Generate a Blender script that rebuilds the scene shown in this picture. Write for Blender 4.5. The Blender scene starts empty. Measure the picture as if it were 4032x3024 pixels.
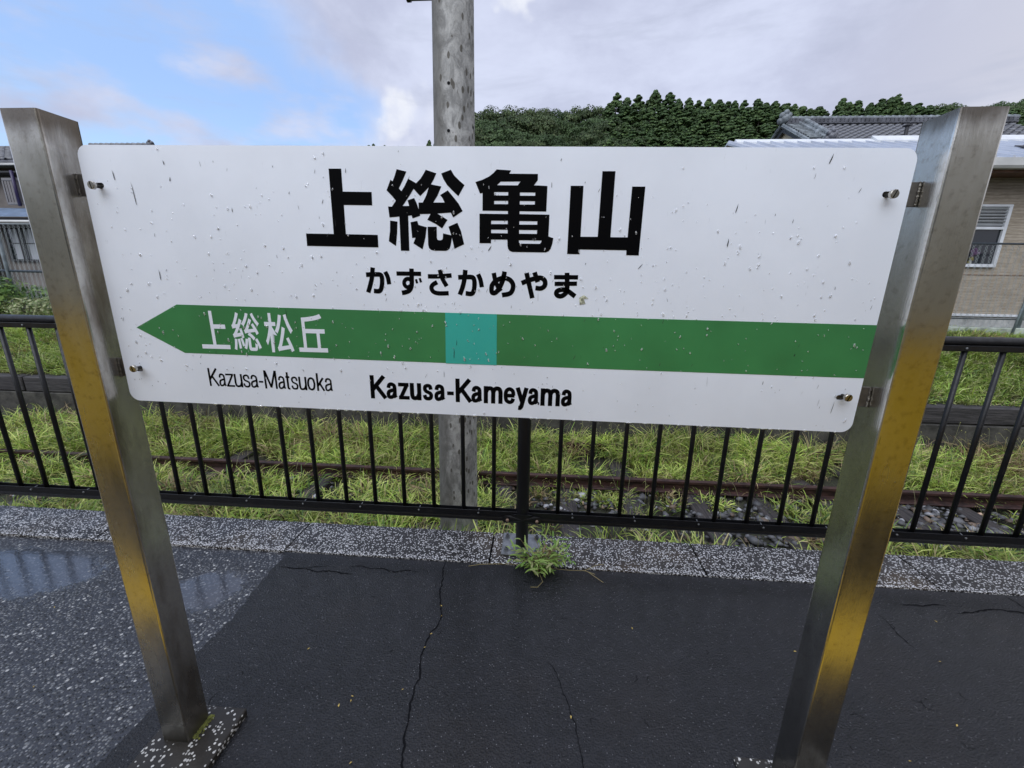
import bpy, math, random
import numpy as np
from mathutils import Vector, Matrix

random.seed(7)
RNG = np.random.RandomState(7)
R = math.radians
scene = bpy.context.scene
COL = scene.collection

# ------------------------------------------------------------------ camera
CAM = Vector((0.187, -1.124, 1.706))
YAW, PITCH, ROLL, FPX = R(3.759), R(14.451), R(0.898), 1620.0
def cam_axes():
    cy, sy, cp, sp = math.cos(YAW), math.sin(YAW), math.cos(PITCH), math.sin(PITCH)
    f = Vector((-sy * cp, cy * cp, -sp)); u = Vector((-sy * sp, cy * sp, cp)); r = Vector((cy, sy, 0))
    return r * math.cos(ROLL) + u * math.sin(ROLL), u * math.cos(ROLL) - r * math.sin(ROLL), f
AXR, AXU, AXF = cam_axes()
cd = bpy.data.cameras.new('camera')
cd.sensor_width = 36.0
cd.lens = 36.0 * FPX / 4032.0
cd.clip_start = 0.02
cd.clip_end = 3000
camo = bpy.data.objects.new('camera', cd)
m3 = Matrix((AXR, AXU, -AXF)).transposed()
camo.matrix_world = Matrix.Translation(CAM) @ m3.to_4x4()
COL.objects.link(camo)
scene.camera = camo

def at(px, py, Y):
    """world point at depth plane y=Y seen at a given photograph pixel (used for laying out the far background)"""
    d = AXF + AXR * ((px - 2016) / FPX) - AXU * ((py - 1512) / FPX)
    return CAM + d * ((Y - CAM.y) / d.y)

# ------------------------------------------------------------------ world + sun
SUN_EL, SUN_AZ = R(44), R(205)          # azimuth measured clockwise from +Y
world = bpy.data.worlds.new('World')
scene.world = world
world.use_nodes = True
wt = world.node_tree
wt.nodes.clear()
class NT:
    """tiny helper for node graphs"""
    def __init__(s, t): s.t = t
    def n(s, typ, **kw):
        nd = s.t.nodes.new(typ)
        for k, v in kw.items(): setattr(nd, k, v)
        return nd
    def put(s, sock, v):
        if isinstance(v, bpy.types.NodeSocket): s.t.links.new(v, sock)
        elif v is not None:
            if hasattr(sock, 'default_value'):
                if isinstance(v, (tuple, list)) and len(v) == 3 and sock.type == 'RGBA': v = (*v, 1)
                sock.default_value = v
    def m(s, op, a, b=None, c=None, clamp=False):
        nd = s.n('ShaderNodeMath', operation=op, use_clamp=clamp)
        for i, v in enumerate((a, b, c)):
            if v is not None: s.put(nd.inputs[i], v)
        return nd.outputs[0]
    def vm(s, op, a, b=None):
        nd = s.n('ShaderNodeVectorMath', operation=op)
        s.put(nd.inputs[0], a)
        if b is not None: s.put(nd.inputs[1], b)
        return nd.outputs['Value'] if op in ('DOT_PRODUCT', 'LENGTH', 'DISTANCE') else nd.outputs[0]
    def mix(s, f, a, b, blend='MIX'):
        nd = s.n('ShaderNodeMix', data_type='RGBA', blend_type=blend)
        s.put(nd.inputs[0], f); s.put(nd.inputs[6], a); s.put(nd.inputs[7], b)
        return nd.outputs[2]
    def ramp(s, v, lo, hi, a=0.0, b=1.0, smooth=True):
        nd = s.n('ShaderNodeMapRange', interpolation_type='SMOOTHSTEP' if smooth else 'LINEAR')
        s.put(nd.inputs[0], v)
        for i, x in zip((1, 2, 3, 4), (lo, hi, a, b)): nd.inputs[i].default_value = x
        return nd.outputs[0]
    def noise(s, vec, scale, detail=4, rough=0.55, dist=0.0, out=0):
        nd = s.n('ShaderNodeTexNoise')
        s.put(nd.inputs['Vector'], vec)
        nd.inputs['Scale'].default_value = scale; nd.inputs['Detail'].default_value = detail
        nd.inputs['Roughness'].default_value = rough; nd.inputs['Distortion'].default_value = dist
        return nd.outputs[out]
    def vor(s, vec, scale, feature='F1', out='Distance', rnd=1.0):
        nd = s.n('ShaderNodeTexVoronoi', feature=feature)
        s.put(nd.inputs['Vector'], vec); nd.inputs['Scale'].default_value = scale
        nd.inputs['Randomness'].default_value = rnd
        return nd.outputs[out]
    def mapping(s, vec, scale=(1, 1, 1), rot=(0, 0, 0), loc=(0, 0, 0)):
        nd = s.n('ShaderNodeMapping')
        s.put(nd.inputs[0], vec); nd.inputs['Scale'].default_value = scale
        nd.inputs['Rotation'].default_value = rot; nd.inputs['Location'].default_value = loc
        return nd.outputs[0]
W = NT(wt)
tc = W.n('ShaderNodeTexCoord')
dirv = tc.outputs['Generated']
sky = W.n('ShaderNodeTexSky', sky_type='NISHITA')
sky.sun_disc = False
sky.sun_elevation = SUN_EL
sky.sun_rotation = SUN_AZ
sky.air_density = 1.0; sky.dust_density = 1.6; sky.ozone_density = 1.4
def dirpx(px, py):
    v = AXF + AXR * ((px - 2016) / FPX) - AXU * ((py - 1512) / FPX)
    return v.normalized()
def blob(px, py, inner, outer):
    """1 near a direction of the sky, 0 away from it (angles in degrees)"""
    d = dirpx(px, py)
    dp = W.vm('DOT_PRODUCT', wob, tuple(d))
    return W.ramp(dp, math.cos(R(outer)), math.cos(R(inner)))
nz = W.noise(dirv, 2.6, 5, 0.6, out=1)
nzo = W.vm('SUBTRACT', nz, (0.5, 0.5, 0.5))
sc = W.n('ShaderNodeVectorMath', operation='SCALE'); W.put(sc.inputs[0], nzo); sc.inputs['Scale'].default_value = 0.32
wob = W.vm('NORMALIZE', W.vm('ADD', dirv, sc.outputs[0]))
mx = lambda a, b: W.m('MAXIMUM', a, b)
# open blue stretches of sky (elsewhere it is overcast)
blue = mx(mx(blob(150, 420, 10, 22), blob(620, 300, 9, 19)), mx(blob(1290, 470, 3, 8), blob(900, 450, 6, 14)))
blue = mx(blue, blob(-900, 600, 16, 34))
thin = W.noise(W.mapping(dirv, (1, 1, 2.4)), 4.2, 5, 0.55)
blue = W.m('MULTIPLY', blue, W.ramp(thin, 0.66, 0.42))
# cloud tones
cn = W.noise(W.mapping(dirv, (1, 1, 1.9)), 2.3, 6, 0.58, 0.4)
cn2 = W.noise(W.mapping(dirv, (1, 1, 1.5), loc=(3, 1, 2)), 7.0, 5, 0.6, 0.2)
xdir = W.n('ShaderNodeSeparateXYZ'); W.put(xdir.inputs[0], dirv)
tone = W.m('ADD', W.m('MULTIPLY', cn, 0.75), W.m('MULTIPLY', cn2, 0.25))
cloud = W.mix(W.ramp(tone, 0.36, 0.64), (3.35, 3.6, 4.75), (4.6, 4.95, 6.2))
warm = W.ramp(xdir.outputs[0], 0.35, 0.85)
cloud = W.mix(W.m('MULTIPLY', warm, 0.75), cloud, (4.75, 4.75, 5.1))
puff = mx(blob(1585, 410, 0.8, 3.4), blob(2040, 40, 0.4, 2.6))
puff = mx(puff, W.m('MULTIPLY', blob(1640, 520, 3, 7), 0.5))
puff = mx(puff, W.m('MULTIPLY', blob(30, 585, 0.6, 3.2), 1.0))
puff = W.ramp(W.m('ADD', puff, W.m('MULTIPLY', W.m('SUBTRACT', W.noise(dirv, 17, 5, 0.62, 0.3), 0.5), 0.9)), 0.15, 1.05)
puff = W.m('MULTIPLY', W.m('MULTIPLY', puff, W.ramp(W.noise(dirv, 26, 5, 0.6), 0.30, 0.62, 0.55, 1.0)), W.ramp(W.m('ADD', blob(1600, 450, 5, 9), blob(2040, 40, 3, 6)), 0, 1))
cloud = W.mix(puff, cloud, (5.6, 5.8, 6.4))
hor = W.ramp(xdir.outputs[2], 0.02, 0.34)
nish = W.mix(0.80, sky.outputs[0], (2.8, 4.25, 7.2))
lowb = W.mix(hor, (3.9, 5.7, 7.6), nish)
cov = W.m('SUBTRACT', 1.0, blue)
cov = mx(cov, puff)
col = W.mix(cov, lowb, cloud)
# darker lavender streaks of low cloud
strk = W.noise(W.mapping(dirv, (1, 1, 5)), 3.2, 5, 0.6, 0.3)
col = W.mix(W.m('MULTIPLY', W.ramp(strk, 0.52, 0.70), 0.35), col, (3.0, 3.3, 4.25))
# an overcast sky is brighter overhead than at the horizon
zen = W.ramp(xdir.outputs[2], 0.50, 1.0, 1.0, 1.5)
vs = W.n('ShaderNodeVectorMath', operation='SCALE'); W.put(vs.inputs[0], col); W.put(vs.inputs['Scale'], zen)
bg = W.n('ShaderNodeBackground'); W.put(bg.inputs[0], vs.outputs[0]); bg.inputs[1].default_value = 0.1
wo = W.n('ShaderNodeOutputWorld'); wt.links.new(bg.outputs[0], wo.inputs[0])

sd = bpy.data.lights.new('sun', 'SUN')
sd.energy = 1.5; sd.angle = R(60); sd.color = (0.92, 0.96, 1.0)
so = bpy.data.objects.new('sun', sd)
sdir = Vector((math.sin(SUN_AZ) * math.cos(SUN_EL), math.cos(SUN_AZ) * math.cos(SUN_EL), math.sin(SUN_EL)))
so.rotation_euler = sdir.to_track_quat('Z', 'Y').to_euler()
so.location = sdir * 30
COL.objects.link(so)

scene.view_settings.view_transform = 'Standard'
scene.view_settings.look = 'None'
scene.view_settings.exposure = 0.62
scene.view_settings.gamma = 1.0
scene.view_settings.use_curve_mapping = False
scene.cycles.max_bounces = 6
scene.cycles.transparent_max_bounces = 8

# ------------------------------------------------------------------ object helpers
def tag(o, label=None, cat=None, group=None, kind=None):
    if label: o['label'] = label
    if cat: o['category'] = cat
    if group: o['group'] = group
    if kind: o['kind'] = kind
    return o
def empty(name, loc=(0, 0, 0), label=None, cat=None, group=None, kind=None):
    o = bpy.data.objects.new(name, None)
    o.empty_display_size = 0.1
    o.location = loc
    COL.objects.link(o)
    return tag(o, label, cat, group, kind)
WM = {}                                             # world matrices of everything linked so far
def link(name, me, mats, parent=None, smooth=False, loc=(0, 0, 0)):
    """links a mesh; its vertices are world coordinates (shifted by loc)"""
    if mats is not None:
        for m in (mats if isinstance(mats, (list, tuple)) else [mats]): me.materials.append(m)
    if smooth: me.polygons.foreach_set('use_smooth', [True] * len(me.polygons))
    o = bpy.data.objects.new(name, me)
    COL.objects.link(o)
    o.location = loc
    WM[o.name] = Matrix.Translation(loc)
    if parent is not None:
        o.parent = parent
        pw = WM.get(parent.name) or Matrix.Translation(parent.location)
        o.matrix_parent_inverse = pw.inverted()
    return o
class MB:
    """collects simple shapes (world coordinates) into one mesh"""
    def __init__(s): s.v = []; s.f = []; s.mi = []
    def add(s, v, f, mi=0):
        n = len(s.v)
        s.v += [tuple(map(float, p)) for p in v]
        s.f += [tuple(n + i for i in q) for q in f]
        s.mi += [mi] * len(f)
        return s
    def box(s, a, b, mi=0, M=None, bev=0.0):
        (x0, y0, z0), (x1, y1, z1) = a, b
        if bev <= 0:
            v = [(x0, y0, z0), (x1, y0, z0), (x1, y1, z0), (x0, y1, z0), (x0, y0, z1), (x1, y0, z1), (x1, y1, z1), (x0, y1, z1)]
            f = [(0, 3, 2, 1), (4, 5, 6, 7), (0, 1, 5, 4), (1, 2, 6, 5), (2, 3, 7, 6), (3, 0, 4, 7)]
        else:
            b_ = min(bev, (x1 - x0) / 2.01, (y1 - y0) / 2.01, (z1 - z0) / 2.01)
            v = []
            for sx in (0, 1):
                for sy in (0, 1):
                    for sz in (0, 1):
                        X, Y, Z = (x0, x1)[sx], (y0, y1)[sy], (z0, z1)[sz]
                        dx, dy, dz = (b_, -b_)[sx], (b_, -b_)[sy], (b_, -b_)[sz]
                        v += [(X, Y + dy, Z + dz), (X + dx, Y, Z + dz), (X + dx, Y + dy, Z)]
            I = lambda sx, sy, sz, k: ((sx * 2 + sy) * 2 + sz) * 3 + k
            f = []
            for sx in (0, 1): f.append([I(sx, 0, 0, 0), I(sx, 1, 0, 0), I(sx, 1, 1, 0), I(sx, 0, 1, 0)])
            for sy in (0, 1): f.append([I(0, sy, 0, 1), I(1, sy, 0, 1), I(1, sy, 1, 1), I(0, sy, 1, 1)])
            for sz in (0, 1): f.append([I(0, 0, sz, 2), I(1, 0, sz, 2), I(1, 1, sz, 2), I(0, 1, sz, 2)])
            for sy in (0, 1):
                for sz in (0, 1): f.append([I(0, sy, sz, 1), I(1, sy, sz, 1), I(1, sy, sz, 2), I(0, sy, sz, 2)])
            for sx in (0, 1):
                for sz in (0, 1): f.append([I(sx, 0, sz, 0), I(sx, 1, sz, 0), I(sx, 1, sz, 2), I(sx, 0, sz, 2)])
                for sy in (0, 1): f.append([I(sx, sy, 0, 0), I(sx, sy, 1, 0), I(sx, sy, 1, 1), I(sx, sy, 0, 1)])
            for sx in (0, 1):
                for sy in (0, 1):
                    for sz in (0, 1): f.append([I(sx, sy, sz, 0), I(sx, sy, sz, 1), I(sx, sy, sz, 2)])
            c = Vector(((x0 + x1) / 2, (y0 + y1) / 2, (z0 + z1) / 2))
            g = []
            for q in f:
                p = [Vector(v[i]) for i in q]
                n = (p[1] - p[0]).cross(p[2] - p[0])
                g.append(tuple(q) if n.dot(sum(p, Vector()) / len(p) - c) > 0 else tuple(reversed(q)))
            f = g
        if M is not None: v = [M @ Vector(p) for p in v]
        return s.add(v, f, mi)
    def tube(s, pts, r, n=12, mi=0, cap=True):
        pts = [Vector(p) for p in pts]
        rs = r if isinstance(r, (list, tuple)) else [r] * len(pts)
        v = []; f = []
        up = Vector((0, 0, 1))
        t0 = (pts[1] - pts[0]).normalized()
        if abs(t0.dot(up)) > 0.9: up = Vector((0, 1, 0))
        a = t0.cross(up).normalized()
        for i, p in enumerate(pts):
            t = (pts[min(i + 1, len(pts) - 1)] - pts[max(i - 1, 0)]).normalized()
            a = (a - t * a.dot(t)).normalized(); b = t.cross(a)
            for k in range(n):
                w = 2 * math.pi * k / n
                v.append(p + (a * math.cos(w) + b * math.sin(w)) * rs[i])
        for i in range(len(pts) - 1):
            for k in range(n):
                k2 = (k + 1) % n
                f.append((i * n + k, i * n + k2, (i + 1) * n + k2, (i + 1) * n + k))
        if cap:
            f.append(tuple(reversed(range(n)))); f.append(tuple(range((len(pts) - 1) * n, len(pts) * n)))
        return s.add(v, f, mi)
    def prism(s, pts, d, mi=0):
        """closed polygon pts (3D, planar) extruded by vector d"""
        n = len(pts); d = Vector(d)
        P = [Vector(p) for p in pts]
        v = P + [p + d for p in P]
        nrm = sum(((P[i] - P[0]).cross(P[(i + 1) % n] - P[0]) for i in range(1, n - 1)), Vector())
        f = [tuple(range(n)), tuple(reversed(range(n, 2 * n)))] + [(i, i + n, (i + 1) % n + n, (i + 1) % n) for i in range(n)]
        if nrm.dot(d) > 0: f = [tuple(reversed(q)) for q in f]
        return s.add(v, f, mi)
    def ball(s, c, r, nu=10, nv=6, mi=0, squash=(1, 1, 1), jit=0.0):
        v = []; f = []
        for j in range(nv + 1):
            th = math.pi * j / nv
            for i in range(nu):
                ph = 2 * math.pi * i / nu
                k = 1 + (random.random() - 0.5) * jit
                v.append((c[0] + r * k * squash[0] * math.sin(th) * math.cos(ph), c[1] + r * k * squash[1] * math.sin(th) * math.sin(ph), c[2] + r * k * squash[2] * math.cos(th)))
        for j in range(nv):
            for i in range(nu):
                i2 = (i + 1) % nu
                f.append((j * nu + i, (j + 1) * nu + i, (j + 1) * nu + i2, j * nu + i2))
        return s.add(v, f, mi)
    def mesh(s, name):
        me = bpy.data.meshes.new(name)
        me.from_pydata(s.v, [], s.f)
        me.polygons.foreach_set('material_index', s.mi)
        me.update()
        return me
    def build(s, name, mats, parent=None, smooth=False):
        return link(name, s.mesh(name), mats, parent, smooth)
def tri_mesh(name, V, T, cols=None, mats=None, smooth=False):
    """fast numpy mesh of triangles; cols = per-vertex rgb"""
    me = bpy.data.meshes.new(name)
    me.vertices.add(len(V)); me.vertices.foreach_set('co', np.asarray(V, np.float32).ravel())
    nt = len(T)
    me.loops.add(nt * 3); me.loops.foreach_set('vertex_index', np.asarray(T, np.int32).ravel())
    me.polygons.add(nt)
    me.polygons.foreach_set('loop_start', np.arange(0, nt * 3, 3, dtype=np.int32))
    try: me.polygons.foreach_set('loop_total', np.full(nt, 3, np.int32))
    except Exception: pass
    if smooth: me.polygons.foreach_set('use_smooth', np.ones(nt, bool))
    me.update(calc_edges=True)
    if cols is not None:
        a = me.color_attributes.new('tint', 'FLOAT_COLOR', 'POINT')
        c = np.ones((len(V), 4), np.float32); c[:, :3] = cols
        a.data.foreach_set('color', c.ravel())
    if mats is not None:
        for m in (mats if isinstance(mats, (list, tuple)) else [mats]): me.materials.append(m)
    return me
def curve_mesh(name, loops, y, thick, mats):
    """flat shape from closed loops in the x-z plane (inner loops are holes), thick extends both ways in y"""
    cu = bpy.data.curves.new(name, 'CURVE'); cu.dimensions = '2D'; cu.fill_mode = 'BOTH'; cu.extrude = thick / 2
    for lp in loops:
        sp = cu.splines.new('POLY'); sp.points.add(len(lp) - 1); sp.use_cyclic_u = True
        for i, (x, z) in enumerate(lp): sp.points[i].co = (x, z, 0, 1)
    ob = bpy.data.objects.new(name, cu)
    COL.objects.link(ob)
    me = bpy.data.meshes.new_from_object(ob.evaluated_get(bpy.context.evaluated_depsgraph_get()))
    bpy.data.objects.remove(ob); bpy.data.curves.remove(cu)
    co = np.empty(len(me.vertices) * 3, np.float32); me.vertices.foreach_get('co', co); co = co.reshape(-1, 3)
    new = np.stack([co[:, 0], -co[:, 2] + y, co[:, 1]], 1)
    me.vertices.foreach_set('co', new.ravel().astype(np.float32))
    me.materials.clear(); me.name = name
    me.polygons.foreach_set('use_smooth', [False] * len(me.polygons))
    for m in (mats if isinstance(mats, (list, tuple)) else [mats]): me.materials.append(m)
    me.update()
    return me

# ------------------------------------------------------------------ materials
def mat(name, base=(0.5, 0.5, 0.5), rough=0.6, metal=0.0, spec=0.5, coat=0.0, coat_rough=0.1, build=None):
    m = bpy.data.materials.new(name); m.use_nodes = True
    t = m.node_tree; t.nodes.clear()
    g = NT(t)
    p = g.n('ShaderNodeBsdfPrincipled'); o = g.n('ShaderNodeOutputMaterial')
    t.links.new(p.outputs[0], o.inputs[0])
    p.inputs['Base Color'].default_value = (*base, 1); p.inputs['Roughness'].default_value = rough
    p.inputs['Metallic'].default_value = metal; p.inputs['Specular IOR Level'].default_value = spec
    p.inputs['Coat Weight'].default_value = coat; p.inputs['Coat Roughness'].default_value = coat_rough
    if build:
        c = g.n('ShaderNodeTexCoord')
        build(g, p, c.outputs['Object'])
    return m
def bump(g, p, h, dist, strength=1.0, prev=None):
    b = g.n('ShaderNodeBump'); g.put(b.inputs['Height'], h)
    b.inputs['Distance'].default_value = dist; b.inputs['Strength'].default_value = strength
    if prev is not None: g.put(b.inputs['Normal'], prev)
    g.put(p.inputs['Normal'], b.outputs[0])
    return b.outputs[0]
def varied(base, amt=0.25, scale=3.0, bumpd=0.0, bscale=60, rough=None):
    def f(g, p, v):
        n = g.noise(v, scale, 5, 0.6)
        lo = tuple(c * (1 - amt) for c in base); hi = tuple(min(1, c * (1 + amt)) for c in base)
        g.put(p.inputs['Base Color'], g.mix(g.ramp(n, 0.3, 0.7), lo, hi))
        if rough: g.put(p.inputs['Roughness'], g.ramp(g.noise(v, scale * 3, 3), 0.3, 0.7, rough[0], rough[1]))
        if bumpd: bump(g, p, g.noise(v, bscale, 3), bumpd)
    return f

# asphalt, concrete, metal ...
def b_patch(g, p, v):
    big = g.noise(v, 1.1, 4, 0.6); fine = g.noise(v, 190, 3, 0.6); mid = g.noise(v, 14, 4, 0.6)
    base = g.mix(g.ramp(mid, 0.3, 0.75), (0.0055, 0.006, 0.0080), (0.013, 0.0135, 0.017))
    base = g.mix(g.m('MULTIPLY', g.ramp(g.noise(g.mapping(v, loc=(5, 2, 0)), 1.7, 4), 0.5, 0.72), 0.45), base, (0.017, 0.0135, 0.0125))
    cell = g.vor(v, 150, out='Color'); sx = g.n('ShaderNodeSeparateColor'); g.put(sx.inputs[0], cell)
    d = g.vor(v, 150)
    spk = g.m('MULTIPLY', g.ramp(sx.outputs[0], 0.90, 0.97), g.ramp(d, 0.34, 0.22))
    base = g.mix(spk, base, (0.24, 0.24, 0.25))
    # wet film: pools where the surface is low
    xy = g.mapping(v, (1, 1, 0))
    def pool(x, y, r0, r1, sx_=1.0):
        dd = g.vm('DISTANCE', g.mapping(xy, (sx_, 1, 0)), (x * sx_, y, 0)); return g.ramp(dd, r1, r0)
    edge = g.m('ADD', g.m('MULTIPLY', g.noise(v, 5.5, 5, 0.65), 0.55), g.m('MULTIPLY', g.noise(v, 38, 4, 0.7), 0.45))
    w = g.m('MULTIPLY', pool(0.72, 0.50, 0.02, 0.40, 0.6), 0.55)
    pit = g.ramp(g.noise(v, 13, 5, 0.7), 0.36, 0.60)
    wet = g.m('MULTIPLY', g.ramp(g.m('ADD', w, g.m('MULTIPLY', edge, 1.0)), 0.75, 1.5), pit)
    g.put(p.inputs['Roughness'], g.m('SUBTRACT', g.ramp(big, 0.3, 0.7, 0.50, 0.38), g.m('MULTIPLY', wet, 0.2)))
    g.put(p.inputs['Base Color'], g.mix(g.m('MULTIPLY', wet, 0.6), base, (0.004, 0.004, 0.005)))
    p.inputs['Coat IOR'].default_value = 1.6
    h = g.m('ADD', g.m('MULTIPLY', fine, 0.5), g.m('MULTIPLY', g.vor(v, 130), 0.6))
    h = g.m('MULTIPLY', h, g.ramp(wet, 0.0, 1.0, 1.0, 0.22))
    n1 = bump(g, p, h, 0.010, 1.0)
    bump(g, p, g.noise(v, 22, 3), 0.006, 0.35, n1)
    g.put(p.inputs['Coat Weight'], g.ramp(wet, 0, 1, 0.22, 0.36))
    g.put(p.inputs['Coat Roughness'], g.ramp(wet, 0, 1, 0.22, 0.07))
M_patch = mat('new_asphalt', build=b_patch, spec=0.42)
def b_old(g, p, v):
    big = g.noise(v, 1.5, 4, 0.6)
    vv = g.vm('ADD', v, (0, 0, 0))
    d = g.vor(v, 84, rnd=1.0); cell = g.vor(v, 84, out='Color')
    s = g.n('ShaderNodeSeparateColor'); g.put(s.inputs[0], cell)
    d2 = g.vor(g.mapping(v, loc=(3, 7, 0)), 45, rnd=1.0); c2 = g.vor(g.mapping(v, loc=(3, 7, 0)), 45, out='Color')
    s2 = g.n('ShaderNodeSeparateColor'); g.put(s2.inputs[0], c2)
    stone = g.mix(s.outputs[1], (0.06, 0.065, 0.078), (0.32, 0.33, 0.34))
    m1 = g.m('MULTIPLY', g.ramp(s.outputs[0], 0.34, 0.42), g.ramp(d, 0.52, 0.38))
    m2 = g.m('MULTIPLY', g.ramp(s2.outputs[0], 0.84, 0.87), g.ramp(d2, 0.36, 0.26))
    base = g.mix(m1, g.mix(g.noise(v, 25, 3), (0.012, 0.013, 0.017), (0.034, 0.036, 0.045)), stone)
    base = g.mix(m2, base, (0.50, 0.50, 0.48))
    xy = g.mapping(v, (1, 1, 0))
    def pool(x, y, r0, r1, sx_=1.0):
        dd = g.vm('DISTANCE', g.mapping(xy, (sx_, 1, 0)), (x * sx_, y, 0)); return g.ramp(dd, r1, r0)
    edge = g.noise(v, 6.5, 5, 0.65)
    w = g.m('MAXIMUM', pool(-2.85, 0.74, 0.08, 0.36, 0.42), pool(-1.62, 0.70, 0.03, 0.26, 0.7))
    wet = g.ramp(g.m('ADD', g.m('ADD', w, g.m('MULTIPLY', edge, 1.0)), g.m('MULTIPLY', g.m('SUBTRACT', g.noise(v, 60, 3, 0.6), 0.5), 0.7)), 0.80, 1.25)
    g.put(p.inputs['Base Color'], g.mix(g.m('MULTIPLY', wet, 0.70), base, (0.010, 0.010, 0.013)))
    p.inputs['Coat IOR'].default_value = 1.75
    g.put(p.inputs['Roughness'], g.m('SUBTRACT', g.ramp(big, 0.3, 0.7, 0.50, 0.36), g.m('MULTIPLY', wet, 0.15)))
    h = g.m('ADD', g.m('MULTIPLY', g.ramp(d, 0.55, 0.1), 1.0), g.m('MULTIPLY', g.noise(v, 160, 3), 0.5))
    h = g.m('MULTIPLY', h, g.ramp(wet, 0, 0.9, 1.0, 0.03))
    bump(g, p, h, 0.008, 0.9)
    g.put(p.inputs['Coat Weight'], g.ramp(wet, 0, 1, 0.22, 1.0))
    g.put(p.inputs['Coat Roughness'], g.ramp(wet, 0, 1, 0.28, 0.03))
    c = p.inputs['Coat Normal']
    b = g.n('ShaderNodeBump'); g.put(b.inputs['Height'], g.m('ADD', h, g.m('MULTIPLY', g.noise(g.mapping(v, (0.6, 1.5, 1)), 34, 4, 0.65), 0.20))); b.inputs['Distance'].default_value = 0.0045; b.inputs['Strength'].default_value = 0.6
    g.put(c, b.outputs[0])
M_old = mat('old_asphalt', build=b_old)
def chips(scale, keep, dark=(0.028, 0.027, 0.028), stone=(0.62, 0.62, 0.62), tint=(0.10, 0.075, 0.05), edge_axis=None, amount=1.0):
    def f(g, p, v):
        v = g.vm('ADD', v, (0, 0, 0))
        d = g.vor(v, scale); cell = g.vor(v, scale, out='Color')
        s = g.n('ShaderNodeSeparateColor'); g.put(s.inputs[0], cell)
        big = g.noise(v, 2.2, 4, 0.6)
        thr = g.ramp(big, 0.3, 0.7, keep - 0.10, keep + 0.10)
        if edge_axis is not None:                    # the near edge is worn down to a denser row of chips
            sp = g.n('ShaderNodeSeparateXYZ'); g.put(sp.inputs[0], v)
            thr = g.m('SUBTRACT', thr, g.ramp(g.m('ADD', sp.outputs[1], g.m('MULTIPLY', g.noise(v, 9, 3), 0.03)), edge_axis + 0.060, edge_axis + 0.02, 0.0, 0.42))
        m1 = g.m('MULTIPLY', g.ramp(g.m('SUBTRACT', s.outputs[0], thr), 0.0, 0.02), g.ramp(d, 0.52, 0.42))
        dn = g.mix(g.noise(v, 30, 4), dark, tuple(c * 2.2 for c in dark))
        dn = g.mix(g.m('MULTIPLY', g.ramp(g.noise(g.mapping(v, loc=(9, 4, 1)), 1.3, 4), 0.52, 0.7), 0.8), dn, tint)
        st = g.mix(s.outputs[1], tuple(c * 0.62 for c in stone), stone)
        g.put(p.inputs['Base Color'], g.mix(m1, dn, st))
        g.put(p.inputs['Roughness'], g.ramp(g.noise(v, 6, 3), 0.3, 0.7, 0.55, 0.32))
        p.inputs['Coat Weight'].default_value = 0.04; p.inputs['Coat Roughness'].default_value = 0.3; p.inputs['Specular IOR Level'].default_value = 0.35
        bump(g, p, g.m('ADD', g.m('MULTIPLY', m1, 0.6), g.m('MULTIPLY', g.noise(v, 120, 3), 0.5)), 0.0025, 0.8)
    return f
M_coping = mat('coping_terrazzo', build=chips(112, 0.55, stone=(0.82, 0.82, 0.82), dark=(0.014, 0.013, 0.013), tint=(0.075, 0.055, 0.035), edge_axis=1.045))
M_block = mat('base_terrazzo', build=chips(95, 0.66, dark=(0.018, 0.016, 0.013), stone=(0.74, 0.73, 0.68), tint=(0.055, 0.042, 0.030)))
M_crack = mat('crack_dark', (0.004, 0.004, 0.005), 0.6, spec=0.1)
M_steelgrey = mat('galvanised', rough=0.45, metal=0.7, build=varied((0.22, 0.23, 0.24), 0.3, 20, 0.0005, 90))
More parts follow.
